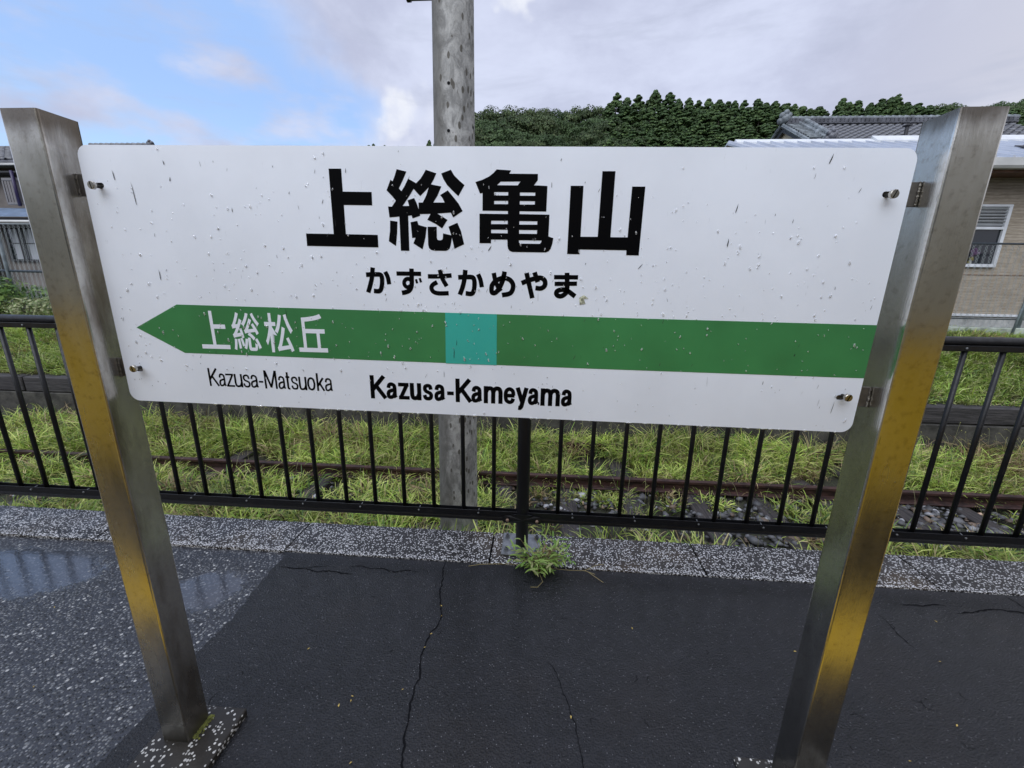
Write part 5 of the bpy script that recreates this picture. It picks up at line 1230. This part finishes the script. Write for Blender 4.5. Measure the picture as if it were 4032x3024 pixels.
# window
win = MB(); X0, X1, Z0, Z1 = 8.95, 10.38, 2.10, 3.42
for bx_ in (((X0, Z0), (X1, Z0 + .07)), ((X0, Z1 - .05), (X1, Z1)), ((X0, Z0 + .07), (X0 + .06, Z1 - .05)), ((X1 - .07, Z0 + .07), (X1, Z1 - .05)), ((X0 + .06, 2.90), (X1 - .07, 2.96))):
    (a, c), (d, e) = bx_; win.box((a, 9.235, c), (d, 9.302, e), bev=.006)
wf = win.build('window', M_whitetrim, hb)
MB().box((X0 + .06, 9.285, Z0 + .07), (X1 - .07, 9.292, 2.90)).build('pane', M_glass, wf)
MB().box((X0 + .06, 9.29, 2.96), (X1 - .07, 9.298, Z1 - .05)).build('louvre_gap', M_dark, wf)
for k in range(6):
    z = 2.985 + k * 0.066
    M = Matrix.Translation(((X0 + X1) / 2, 9.262, z + .02)) @ Matrix.Rotation(R(-38), 4, 'X')
    MB().box((-(X1 - X0) / 2 + .06, -.026, -.004), ((X1 - X0) / 2 - .07, .026, .004), M=M).build('louvre_slat', M_whitetrim, wf)
fl = empty('flower_bunch', (9.82, 9.27, 2.18), 'small bunch of purple and yellow flowers at the louvred window', 'flowers')
b = MB()
for k in range(16): b.ball((9.86 + RNG.normal(0, .05), 9.262, 2.40 + RNG.normal(0, .055)), .028, 6, 4, jit=.4)
b.build('blossom', mat('purple_petals', (0.10, 0.05, 0.11), .6), fl)['kind'] = 'stuff'
b = MB()
for k in range(6): b.ball((9.83 + RNG.normal(0, .03), 9.258, 2.26 + RNG.normal(0, .02)), .026, 6, 4, jit=.4)
b.build('yellow_blossom', mat('yellow_petals', (0.20, 0.17, 0.04), .6), fl)['kind'] = 'stuff'
MB().tube([(9.83, 9.262, 2.172), (9.83, 9.262, 2.25)], [.03, .02], 8).build('vase', M_conc_l, fl)
# roof: two sheets with standing seams
def roofz(y): return 4.17 + (y - 8.60) * 0.385 if y <= 11.5 else 4.17 + 2.9 * .385 - (y - 11.5) * .385
RL, RR = 5.02, 17.4
rf = MB().add([(RL, 8.60, roofz(8.6)), (RR, 8.60, roofz(8.6)), (RR, 11.5, roofz(11.5)), (RL, 11.5, roofz(11.5)), (RR, 14.4, roofz(14.4)), (RL, 14.4, roofz(14.4)), (RL, 8.60, roofz(8.6) - .05), (RR, 8.60, roofz(8.6) - .05), (RR, 11.5, roofz(11.5) - .05), (RL, 11.5, roofz(11.5) - .05), (RR, 14.4, roofz(14.4) - .05), (RL, 14.4, roofz(14.4) - .05)],
    [(0, 1, 2, 3), (3, 2, 4, 5), (6, 9, 8, 7), (9, 11, 10, 8), (0, 6, 7, 1), (0, 3, 9, 6), (3, 5, 11, 9), (1, 7, 8, 2), (2, 8, 10, 4), (5, 4, 10, 11)]).build('roof', M_metalroof, hb)
x = RL + .05
while x < RR:
    b = MB()
    for ya, yb in ((8.60, 11.5), (11.5, 14.4)):
        za, zb = roofz(ya), roofz(yb)
        b.add([(x - .035, ya, za), (x + .035, ya, za), (x + .018, ya, za + .055), (x - .018, ya, za + .055), (x - .035, yb, zb), (x + .035, yb, zb), (x + .018, yb, zb + .055), (x - .018, yb, zb + .055)], [(0, 1, 2, 3), (1, 5, 6, 2), (3, 2, 6, 7), (0, 3, 7, 4), (4, 7, 6, 5)])
    b.build('standing_seam', M_metalroof, rf); x += 0.34
b = MB(); b.prism([(5.22, 11.36, roofz(11.36) + .04), (5.22, 11.5, roofz(11.5) + .085), (5.22, 11.64, roofz(11.64) + .04), (5.22, 11.64, roofz(11.64)), (5.22, 11.36, roofz(11.36))], (12.0, 0, 0)); b.build('ridge_cap', M_whitetrim, rf)
b = MB(); b.prism([(8.72, 11.33, roofz(11.36) + .06), (8.66, 11.5, roofz(11.5) + .155), (8.72, 11.67, roofz(11.64) + .06), (8.72, 11.67, roofz(11.64)), (8.72, 11.33, roofz(11.36))], (8.5, 0, 0)); b.build('ridge_cap', M_whitetrim, rf)
for xa, w in ((10.72, .62), (11.42, .5)):
    b = MB(); M = Matrix.Translation((xa + w / 2, 9.75, roofz(9.75) + .07)) @ Matrix.Rotation(math.atan(.385), 4, 'X')
    b.box((-w / 2, -.22, -.012), (w / 2, .22, .012), M=M, bev=.004); b.prism([M @ Vector((-.16, -.22, .014)), M @ Vector((.16, -.22, .014)), M @ Vector((.03, -.2, .10))], M.to_3x3() @ Vector((0, .42, 0)))
    b.build('roof_vent', M_dark, rf)
gu = MB()
prof = [(8.50, 4.16), (8.50, 4.02), (8.53, 3.975), (8.62, 3.97), (8.66, 4.0), (8.66, 4.16), (8.645, 4.16), (8.645, 4.01), (8.61, 3.985), (8.54, 3.99), (8.515, 4.03), (8.515, 4.16)]
gu.prism([(RL + .1, y, z) for y, z in prof], (RR - RL - .2, 0, 0)); gu.build('gutter', M_gutter, hb)
MB().box((5.2, 8.67, 3.93), (17.3, 8.70, 4.12)).build('fascia', M_brown, hb)
MB().box((5.2, 8.70, 3.96), (17.3, 9.31, 3.99)).build('soffit', M_brown, hb)
MB().box((10.62, 8.60, roofz(8.6) - .02), (10.72, 8.68, roofz(8.6) + .05)).build('gutter_clip', M_dark, hb)

# ------------------------------------------------------------------ tiled house behind it
M_tile = mat('grey_roof_tile', rough=0.38, build=varied((0.085, 0.088, 0.10), 0.55, 3.5, 0.004, 30), coat=.15)
M_tile_l = mat('pale_roof_tile', rough=0.45, build=varied((0.15, 0.17, 0.18), 0.45, 6, 0.004, 30))
M_plaster = mat('cream_plaster', rough=0.8, build=varied((0.58, 0.50, 0.36), 0.12, 2))
SL = math.atan(0.56)
RYT, RZT = 17.0, 7.44
def tile_mesh(w=.275, l=.27):
    b = MB(); n = 8; V_ = []
    for j in (0, 1):
        for i in range(n + 1):
            u = i / n; h = .028 * math.cos(2 * math.pi * u * 1.0) + .010 * math.cos(4 * math.pi * u)
            V_.append((u * w, -j * l, h + (.0 if j == 0 else .045)))
    for i in range(n + 1):
        u = i / n; h = .028 * math.cos(2 * math.pi * u) + .010 * math.cos(4 * math.pi * u)
        V_.append((u * w, -l, h - .004))
    F_ = [(i, i + n + 1, i + n + 2, i + 1) for i in range(n)] + [(n + 1 + i, 2 * n + 2 + i, 2 * n + 3 + i, n + 2 + i) for i in range(n)]
    return V_, F_
def slope_M(x, v, ry=RYT, rz=RZT, sl=SL):
    return Matrix.Translation((x, ry - v * math.cos(sl), rz - v * math.sin(sl))) @ Matrix.Rotation(sl, 4, 'X')
def tile_house(name, label, x0, x1, near, ry, rz, rows, body_z, parts_rows=0, parts_x=(0, 0)):
    e = empty(name, ((x0 + x1) / 2, ry, 0.6), label, 'house')
    TV, TF = tile_mesh()
    tm = bpy.data.meshes.new('roof_tile'); tm.from_pydata(TV, [], TF); tm.update(); tm.materials.append(M_tile)
    tm.polygons.foreach_set('use_smooth', [True] * len(TF))
    rest = MB()
    nx = int((x1 - x0) / .26)
    roof = MB()
    c, s = math.cos(SL), math.sin(SL); Lr = rows * .24 + .05
    roof.add([(x0, ry, rz - .03), (x1, ry, rz - .03), (x1, ry - Lr * c, rz - .03 - Lr * s), (x0, ry - Lr * c, rz - .03 - Lr * s), (x1, ry + Lr * c, rz - .03 - Lr * s), (x0, ry + Lr * c, rz - .03 - Lr * s)], [(0, 3, 2, 1), (0, 1, 4, 5)])
    rf_ = roof.build('roof', M_tile, e)
    for j in range(rows):
        for i in range(nx):
            x = x0 + .26 * i; v = .05 + .24 * j; M = slope_M(x, v, ry, rz)
            if j < parts_rows and parts_x[0] < x < parts_x[1]:
                o = bpy.data.objects.new('roof_tile', tm); COL.objects.link(o); o.parent = rf_
                o.matrix_parent_inverse = WM[rf_.name].inverted(); 
                o.matrix_world = M @ Matrix.Rotation(R(RNG.uniform(-.6, .6)), 4, 'Z')
            else: rest.add([M @ Vector(q) for q in TV], TF)
    if rest.v: rest.build('roof_tiles', M_tile, rf_, True)['kind'] = 'stuff'
    # stacked ridge
    rd = MB()
    for k, (w, z) in enumerate(((.15, 0), (.135, .07), (.12, .14))): rd.box((x0, ry - w, rz + z), (x1, ry + w, rz + z + .06), bev=.01)
    x = x0 + .02
    while x < x1 - .1:
        rd.box((x, ry - .158, rz + .012), (x + .10, ry + .158, rz + .175), bev=.006); x += .145
    ro = rd.build('ridge', M_tile, rf_)
    cp = MB(); x = x0
    while x < x1:
        cp.tube([(x, ry, rz + .205), (x + .03, ry, rz + .215), (x + .22, ry, rz + .205)], [.075, .085, .07], 10); x += .22
    cp.build('ridge_caps', M_tile_l, rf_)['kind'] = 'stuff'
    MB().box((x0 + .5, ry - 3.0, .5), (x1 - .5, ry + 3.0, body_z)).build('wall', M_plaster, e)
    return e, rf_
th, trf = tile_house('tiled_house', 'house with grey pantile roof and ornamented ridge rising behind the metal roof', 9.15, 17.2, None, RYT, RZT, 16, 5.3, 8, (9.6, 14.3))
def seg_ridge(name, p0, p1, r, step, m, parent, lift=0.0):
    b = MB(); p0, p1 = Vector(p0), Vector(p1); L = (p1 - p0).length; d = (p1 - p0) / L; k = 0
    while k * step < L - .01:
        a = p0 + d * (k * step); c = p0 + d * min(L, (k + 1) * step)
        b.tube([a, a.lerp(c, .15), c], [r * .9, r * 1.08, r * .84], 10); k += 1
    q0, q1 = p0 - Vector((0, 0, r * .9)), p1 - Vector((0, 0, r * .9))
    b.tube([q0, q1], r * 1.25, 6)
    return b.build(name, m, parent)
def onslope(x, v, h=0.0):
    return Vector((x, RYT - v * math.cos(SL), RZT - v * math.sin(SL) + h))
seg_ridge('descending_ridge', onslope(9.78, .1, .20), onslope(9.78, 2.1, .16), .085, .22, M_tile_l, trf)
def ornament(c, s, parent, m=None):
    b = MB()
    for dx, dy, dz, r in ((0, 0, 0, .16), (-.10, 0, .10, .10), (.10, 0, .10, .10), (0, -.03, .18, .09), (-.15, 0, -.07, .10), (.15, 0, -.07, .10), (0, -.08, .02, .08), (-.06, -.08, .08, .04), (.06, -.08, .08, .04)):
        b.ball((c[0] + dx * s, c[1] + dy * s, c[2] + dz * s), r * s, 8, 6, jit=.1)
    return b.build('ridge_ornament', m or M_tile_l, parent, True)
ornament((9.12, RYT - .02, RZT + .20), 1.15, trf)
q = onslope(9.78, 2.2, .12); ornament(q, .95, trf, M_tile)
# verge: a row of short rolls, an edge roll and the gable below
for k in range(11):
    v = .12 + k * .19; a, c = onslope(9.14, v, .05), onslope(9.60, v, .07)
    MB().tube([a, c], .045, 8).build('verge_tile', M_tile_l, trf, True)
seg_ridge('verge_roll', onslope(9.62, .1, .10), onslope(9.62, 2.1, .08), .055, .2, M_tile_l, trf)
seg_ridge('verge_roll', (9.06, RYT + .05, RZT + .05), (9.06, RYT + 2.6 * math.cos(SL), RZT + .05 - 2.6 * math.sin(SL)), .05, .22, M_tile_l, trf)
seg_ridge('verge_roll', onslope(9.06, .05, .02), onslope(9.06, 2.2, .02), .05, .22, M_tile_l, trf)
seg_ridge('hip_ridge', onslope(9.62, 1.55, .16), (9.02, RYT - 2.05, RZT - 1.42), .07, .2, M_tile_l, trf)
g0 = onslope(9.2, 2.3, -.12)
MB().add([(9.24, RYT, RZT - .10), (9.24, RYT - 2.3 * math.cos(SL), RZT - .1 - 2.3 * math.sin(SL)), (9.24, RYT + 2.3 * math.cos(SL), RZT - .1 - 2.3 * math.sin(SL))], [(0, 1, 2)]).build('gable', M_plaster, th)
for sgn in (-1, 1):
    b = MB(); c, s = math.cos(SL), math.sin(SL)
    b.prism([(9.10, RYT, RZT - .02), (9.10, RYT + sgn * 2.6 * c, RZT - .02 - 2.6 * s), (9.10, RYT + sgn * 2.6 * c, RZT - .20 - 2.6 * s), (9.10, RYT, RZT - .24)], (.05, 0, 0)); b.build('barge_board', M_dark, th)
q = onslope(12.25, 2.0, .0)
b = MB(); b.tube([q, q + Vector((0, 0, .36))], .055, 10); b.box((q.x - .10, q.y - .10, q.z + .36), (q.x + .10, q.y + .10, q.z + .41), bev=.01); b.build('vent_pipe', M_dark, trf)
qa, qb = at(3840, 545, 21), at(4021, 548, 21)
e2, r2 = tile_house('far_tiled_house', 'small far tiled roof end with white ridge ornament beyond the metal roof', qa.x - 3, qb.x, None, 21, qb.z - .22, 6, qb.z - 2.2)
ornament((qb.x, 20.95, qb.z + .02), 1.0, r2, M_conc_l)

# ------------------------------------------------------------------ tiled house on the left
hl = empty('two_storey_house', (-18, 14, 0.6), 'two storey house with dark tiles and slatted balcony beyond the arrow-end post', 'house')
rd0, rd1 = at(130, 577, 15.6), at(596, 566, 15.6)
ev = at(20, 633, 13.0)
RXL, RXR = -24.0, rd1.x
b = MB()
rz_, ez_ = rd1.z - .12, ev.z
b.add([(RXL, 15.6, rz_), (RXR, 15.6, rz_), (RXR, 13.0, ez_), (RXL, 13.0, ez_), (RXR, 18.2, ez_), (RXL, 18.2, ez_), (RXL, 13.0, ez_ - .07), (RXR, 13.0, ez_ - .07)], [(0, 3, 2, 1), (0, 1, 4, 5), (3, 6, 7, 2)])
rl = b.build('roof', M_tile, hl)
sl2 = math.atan((rz_ - ez_) / 2.6); TV, TF = tile_mesh(.30, .30); rest = MB()
Ls = 2.6 / math.cos(sl2)
for j in range(int(Ls / .26)):
    for i in range(int((RXR - RXL) / .29)):
        M = slope_M(RXL + .29 * i, .02 + .26 * j, 15.6, rz_ + .03, sl2); rest.add([M @ Vector(q) for q in TV], TF)
rest.build('roof_tiles', M_tile, rl, True)['kind'] = 'stuff'
cp = MB(); x = -17.6
while x < RXR:
    cp.tube([(x, 15.6, rz_ + .07), (x + .03, 15.6, rz_ + .08), (x + .22, 15.6, rz_ + .07)], [.072, .085, .066], 8); x += .22
cp.build('ridge_caps', M_tile, rl)['kind'] = 'stuff'
ornament((RXR, 15.55, rz_ + .06), .7, rl, M_tile)
M_lwall = mat('grey_brown_wall', rough=.8, build=varied((0.17, 0.15, 0.135), .25, 2))
MB().box((RXL + .5, 13.7, .5), (RXR - .6, 17.6, ez_ - .06)).build('wall', M_lwall, hl)
MB().box((RXL, 12.96, ez_ - .14), (RXR, 13.08, ez_ - .075), bev=.01).build('gutter', M_gutter, hl)
z1 = at(30, 676, 13.0).z
MB().box((RXL, 13.1, z1), (RXR, 13.68, z1 + .05)).build('soffit', M_dark, hl)
# balcony
zt, zb = at(35, 700, 12.9).z, at(60, 806, 12.9).z
bx0, bx1 = at(18, 760, 12.9).x, at(150, 760, 12.9).x
bal = MB().box((bx0, 12.9, zt - .09), (bx1, 12.96, zt), bev=.01).box((bx0, 12.9, zb), (bx1, 12.96, zb + .08), bev=.01).box((bx0, 12.9, zb + .08), (bx0 + .05, 12.96, zt - .09)).build('balcony', mat('balcony_rail', rough=.5, build=varied((0.17, 0.165, 0.17), .1, 2)), hl)
M_slat = mat('balcony_slat', rough=.5, build=varied((0.16, 0.15, 0.15), .1, 2))
x = bx0 + .06
while x < bx1:
    MB().box((x, 12.915, zb + .08), (x + .085, 12.94, zt - .09), bev=.004).build('balcony_slat', M_slat, bal); x += .105
MB().box((bx0 + .02, 13.4, zt + .05), (bx1, 13.66, z1 - .05)).build('upper_panel', M_whitetrim, hl)
dp = at(66, 760, 12.85)
MB().tube([(dp.x, 12.85, z1), (dp.x, 12.85, zb - .05)], .045, 8).build('drain_pipe', mat('indigo_pipe', (.03, .02, .07), .4), hl, True)
# lower roof and ground floor
e0 = at(20, 846, 11.9).z; t0 = at(20, 818, 12.9).z
M_bluer = mat('blue_metal_roof', rough=.35, metal=.3, build=varied((0.22, 0.30, 0.42), .2, 3))
b = MB(); b.add([(RXL, 12.95, t0), (-11, 12.95, t0), (-11, 11.9, e0), (RXL, 11.9, e0), (RXL, 11.9, e0 - .05), (-11, 11.9, e0 - .05)], [(0, 3, 2, 1), (3, 4, 5, 2)]); b.build('lower_roof', M_bluer, hl)
MB().box((RXL, 12.0, e0 - .3), (-11, 13.6, e0 - .06)).build('lower_eave_shade', M_dark, hl)  # solid dark box painting in the shadow below the lower eave
gz_ = at(20, 872, 11.85).z
MB().tube([(RXL, 11.85, gz_), (-11, 11.85, gz_)], .05, 8).build('lower_gutter', M_gutter, hl, True)
MB().box((RXL + 1, 12.7, .5), (-11.2, 13.69, e0 - .06)).build('lower_wall', M_lwall, hl)
wz0, wz1 = at(100, 1030, 12.6).z, at(60, 890, 12.6).z
for k, (pa, pb_) in enumerate(((22, 82), (84, 150))):
    xa, xb = at(pa, 960, 12.6).x, at(pb_, 960, 12.6).x
    w_ = MB().box((xa, 12.62, wz0), (xa + .06, 12.70, wz1)).box((xb - .06, 12.62, wz0), (xb, 12.70, wz1)).box((xa + .06, 12.62, wz1 - .06), (xb - .06, 12.70, wz1)).box((xa + .06, 12.62, wz0), (xb - .06, 12.70, wz0 + .06)).box((xa + .06, 12.63, (wz0 + wz1) / 2), (xb - .06, 12.70, (wz0 + wz1) / 2 + .04)).build('window', M_dark, hl)
    MB().box((xa + .06, 12.66, wz0 + .06), (xb - .06, 12.665, wz1 - .06)).build('pane', M_glass, w_)
    b = MB()
    xs_ = xa + (.12 if k else .45) * (xb - xa)
    for i in range(8): b.box((xs_ + i * .07, 12.645 + (i % 2) * .006, wz0 + .08), (xs_ + i * .07 + .068, 12.652 + (i % 2) * .006, wz1 - .10))
    b.build('curtain', mat('pale_curtain', (.45, .47, .5), .8), w_)

# ------------------------------------------------------------------ wooded hill
def leafmesh(name, clumps, per, leaf, pal, seed):
    """clumps: (x, y, z, r, squash)"""
    rg = np.random.RandomState(seed); P = []; N = []; S = []
    cen = np.array([c[:3] for c in clumps]).mean(0)
    for (x, y, z, r, sq) in clumps:
        d = rg.normal(0, 1, (per, 3)); d /= np.linalg.norm(d, axis=1)[:, None]; d[:, 2] = np.where(rg.rand(per) < .8, np.abs(d[:, 2]), d[:, 2])
        q = r * rg.uniform(.75, 1.05, (per, 1))
        P.append(np.array([x, y, z]) + d * q * [1, 1, sq]); N.append(d + rg.normal(0, .24, (per, 3)) + [0, 0, .15])
        S.append(np.full(per, rg.uniform(.75, 1.25)))
    P = np.concatenate(P); N = np.concatenate(N); N /= np.linalg.norm(N, axis=1)[:, None]; S = np.concatenate(S); n = len(P)
    a = np.cross(N, rg.normal(0, 1, (n, 3))); a /= np.linalg.norm(a, axis=1)[:, None]; b_ = np.cross(N, a)
    s = leaf * rg.uniform(.6, 1.4, (n, 1))
    V = np.stack([P - a * s, P + b_ * s * .7, P + a * s, P - b_ * s * .7], 1).reshape(-1, 3)
    T = (np.array([(0, 1, 2), (0, 2, 3)])[None] + (np.arange(n) * 4)[:, None, None]).reshape(-1, 3)
    pal = np.array(pal); col = pal[rg.randint(0, len(pal), n)] * (S * rg.uniform(.8, 1.2, n))[:, None]
    return tri_mesh(name, V, T, np.repeat(col, 4, 0), M_leaf)
def cedar(seed):
    rg = np.random.RandomState(seed); cl = []
    for k in range(210):
        t = rg.uniform(0, 1) ** 1.15; rad = 3.5 * (1 - t) ** .74 + .04; a = rg.uniform(0, 6.28); q = rad * rg.uniform(.55, 1.0)
        cl.append((q * math.cos(a), q * math.sin(a), 3.0 + 10.2 * t - .25 * q, .30 + .62 * (1 - t) * rg.uniform(.7, 1.3), .7))
    for k in range(3): cl.append((0, 0, 12.7 + .22 * k, .34 - .07 * k, 1.1))
    return leafmesh('cedar_crown', cl, 56, .15, [(.070, .118, .040), (.105, .158, .050), (.050, .092, .032), (.082, .130, .050)], seed)
def broad(seed, olive=0):
    rg = np.random.RandomState(seed); cl = []
    for k in range(85):
        d = rg.normal(0, 1, 3); d /= np.linalg.norm(d); d[2] = abs(d[2]) * .9 - .15; q = rg.uniform(.72, 1)
        cl.append((d[0] * 5.4 * q, d[1] * 5.4 * q, 6.2 + d[2] * 5.0 * q, rg.uniform(.9, 1.7), .60))
    pal = [(.062, .092, .036), (.080, .112, .042), (.050, .078, .030), (.088, .108, .044)] if olive else [(.060, .098, .036), (.078, .118, .044), (.048, .080, .030)]
    return leafmesh('tree_crown', cl, 110, .15, pal, seed)
CEDARS = [cedar(s) for s in (11, 12, 13, 14, 15)]
BROADS = [broad(21), broad(22, 1), broad(23), broad(24, 1)]
def trunk_mesh(name, h, r, limbs):
    b = MB(); b.tube([(0, 0, -2.5), (0, 0, h * .4), (.1, 0, h)], [r, r * .75, r * .25], 7)
    for k in range(limbs):
        a = k * 2.1; z = h * (.35 + .1 * k); b.tube([(0, 0, z), (1.3 * math.cos(a), 1.3 * math.sin(a), z + 1.3), (2.6 * math.cos(a), 2.6 * math.sin(a), z + 2.2)], [r * .45, r * .3, r * .12], 5)
    me = b.mesh(name); me.materials.append(M_bark); return me
CT = trunk_mesh('trunk', 12.5, .24, 0); BT = trunk_mesh('trunk', 7, .34, 5)
def where(px):
    return ('above the first strokes of the big kanji' if px < 2050 else 'above the turtle kanji' if px < 2240 else 'above the last big kanji' if px < 2560 else 'right of the big kanji' if px < 2820 else 'over the left end of the metal roof'
            if px < 3080 else 'over the gable of the tiled house' if px < 3260 else 'over the long tiled ridge' if px < 3640 else 'behind the brighter post' if px < 3960 else 'right of the brighter post')
def plant(kind, px, py, Y, sxy=1.0, label=None, group=None, basez=None):
    top = at(px, py, Y)
    H = 13.5 if kind == 'cedar' else 11.6
    z0 = hz(top.x, Y) - .5 if basez is None else basez
    sz = (top.z - z0) / H
    sz = max(.8, min(2.2, sz)); z0 = top.z - H * sz
    e = empty('cedar_tree' if kind == 'cedar' else 'broadleaf_tree', (top.x, Y, z0), label, 'tree', group)
    cm = CEDARS[RNG.randint(5)] if kind == 'cedar' else BROADS[RNG.randint(4)]
    rz = RNG.uniform(0, 6.28)
    for nm, me in (('crown', cm), ('trunk', CT if kind == 'cedar' else BT)):
        o = bpy.data.objects.new(nm, me); COL.objects.link(o); o.parent = e
        o.scale = (sxy, sxy, sz); o.rotation_euler = (0, 0, rz)
    return e
LC = 'dark green cedar among the packed cedars on the hillside behind the board'
LB = 'dense olive green broadleaf tree on the hill right of the utility pole'
sky_c = [(2400, 440), (2432, 362), (2470, 382), (2515, 370), (2552, 392), (2585, 350), (2640, 362), (2675, 385), (2715, 383), (2752, 392), (2792, 386), (2835, 390), (2868, 398), (2895, 394), (2935, 392), (2985, 386), (3018, 402), (3055, 396), (3088, 408), (3130, 406), (3160, 424), (3192, 424), (3232, 422)]
sky_d = [(3322, 384), (3348, 398), (3382, 392), (3432, 402), (3476, 386), (3512, 380), (3540, 368), (3575, 400), (3618, 404), (3662, 412), (3712, 418), (3770, 424), (3830, 430), (3890, 426), (3960, 432), (4020, 428), (4090, 430), (4160, 425)]
RANK = ['rank just under the skyline', 'second rank', 'middle rank', 'lower rank', 'lowest rank']
for px, py in sky_c + sky_d:
    plant('cedar', px, py, 118 + RNG.uniform(-3, 3), RNG.uniform(1.35, 1.9), 'skyline cedar ' + where(px), 'cedars on the skyline ' + where(px))
def skyline(px, tbl):
    return float(np.interp(px, [a for a, _ in tbl], [c for _, c in tbl]))
tbl = sky_c + [(3265, 447)] + sky_d
for r_, (dy, Y) in enumerate(((22, 114), (52, 108), (88, 102), (126, 97), (164, 92))):
    px = 2400 + 20 * (r_ % 2)
    while px < 4150:
        base = 392 if px < 3240 else 410
        y = base + dy + RNG.uniform(-15, 15)
        if px < 3640 or r_ < 2 or px > 3900: plant('cedar', px, y, Y + RNG.uniform(-2.5, 2.5), RNG.uniform(1.5, 2.1), 'cedar in the ' + RANK[r_] + ' ' + where(px), 'cedars in the ' + RANK[r_] + ' ' + where(px))
        px += RNG.uniform(54, 84)
BR = lambda Y: 'skyline row' if Y > 110.5 else 'upper row' if Y > 103.5 else 'middle row' if Y > 96.5 else 'lowest row'
GB = 'broadleaf trees on the hill by the utility pole'
for (px, py, Y, s) in [(1820, 420, 112, 1.0), (1890, 408, 113, 1.1), (1965, 392, 114, 1.2), (2050, 384, 116, 1.25), (2140, 396, 117, 1.0), (2195, 398, 116, .8), (2262, 386, 117, .9), (2330, 384, 116, 1.1), (2385, 402, 114, .9),
        (1880, 440, 106, 1.0), (1950, 432, 107, 1.0), (2040, 428, 108, 1.1), (2130, 436, 108, 1.0), (2200, 440, 109, .8), (2330, 432, 108, .9), (2395, 445, 107, .95), (2460, 470, 104, .8),
        (1900, 480, 99, .9), (1985, 474, 100, 1.0), (2075, 478, 101, 1.0), (2160, 484, 101, .85), (2330, 480, 100, .9), (2410, 486, 99, .9), (2490, 505, 97, .8),
        (1880, 522, 93, .85), (1960, 518, 94, .9), (2045, 520, 94, .9), (2120, 524, 95, .8), (2190, 530, 94, .7), (2330, 524, 94, .8), (2390, 530, 93, .8), (2470, 535, 92, .75), (2600, 545, 88, .6), (2560, 552, 86, .5)]:
    plant('broad', px, py + RNG.uniform(-7, 9), Y, s * RNG.uniform(.95, 1.25), 'olive broadleaf tree, ' + BR(Y) + ', ' + where(px), 'broadleaf trees, ' + BR(Y) + ' ' + where(px))
GR2 = 'trees covering the far ridge'
LR = 'dark round tree on the farther ridge above the right-hand post'
for (px, py, Y, s) in [(3590, 402, 185, 1), (3640, 392, 187, 1.1), (3700, 384, 190, 1.2), (3755, 378, 190, 1.2), (3795, 382, 188, 1), (3840, 392, 187, 1.1), (3890, 384, 190, 1.2), (3940, 372, 192, 1.2), (3995, 360, 194, 1.3), (4060, 350, 196, 1.3), (4130, 340, 198, 1.4),
        (3640, 412, 175, 1.1), (3710, 404, 177, 1.2), (3790, 404, 176, 1.2), (3860, 408, 176, 1.2), (3930, 398, 178, 1.2), (4000, 388, 180, 1.2), (4070, 378, 182, 1.3),
        (3960, 425, 160, 1.1), (4030, 415, 162, 1.2), (4100, 410, 164, 1.2), (4040, 450, 150, 1.1), (3990, 465, 145, 1.0), (4060, 485, 140, 1.1), (3985, 505, 132, .9), (4050, 520, 128, 1.0)]:
    plant('broad', px, py, Y, s * 1.15, 'dark round tree on the ' + ('crest' if Y > 184 else 'upper slope' if Y > 170 else 'lower slope') + ' of the far ridge ' + where(px), GR2 + (' crest ' if Y > 184 else ' upper slope ' if Y > 170 else ' lower slope ') + where(px))
LT = 'cedar tip just showing over the top edge of the board'
for (px, py, s) in [(1424, 574, .7), (1452, 568, .8), (1470, 562, .6), (1514, 568, .6), (1568, 571, .6), (1640, 574, .6), (1690, 549, .8), (1712, 560, .7), (1380, 578, .7), (1300, 584, .8), (1220, 590, .8)]:
    plant('cedar', px, py, 62 + RNG.uniform(-1, 3), s, LT, 'cedar tips over the board')

# ------------------------------------------------------------------ railcar standing behind the viewer (mirrored in the steel posts)
rc = empty('railcar', (0, -3.5, -0.8), 'railcar with yellow lower side standing at the platform behind the viewer', 'railcar')
M_car = mat('car_grey', rough=.4, metal=.2, build=varied((0.50, 0.45, 0.34), .1, 1))
MB().box((-13, -4.9, 1.284), (11, -2.08, 2.80), bev=.12).build('body', M_car, rc)
MB().box((-13, -4.9, 0.12), (11, -2.07, 1.28), bev=.02).build('lower_panel', mat('car_yellow', rough=.35, build=varied((0.82, 0.50, 0.02), .06, 1)), rc)
MB().box((-12.6, -4.7, -0.7), (10.6, -2.12, 0.118)).build('underframe', M_dark, rc)
for k in range(8): 
    x = -11.1 + k * 2.9
    w_ = MB().box((x, -2.08, 1.72), (x + 1.0, -2.055, 2.36), bev=.01).build('window', M_dark, rc)
    MB().box((x + .05, -2.054, 1.77), (x + .95, -2.050, 2.31)).build('pane', M_glass, w_)
for x in (-9.9, -1.2, 7.6): MB().box((x - .35, -2.068, .0), (x + .45, -2.050, 1.95), bev=.005).build('door', M_car, rc)
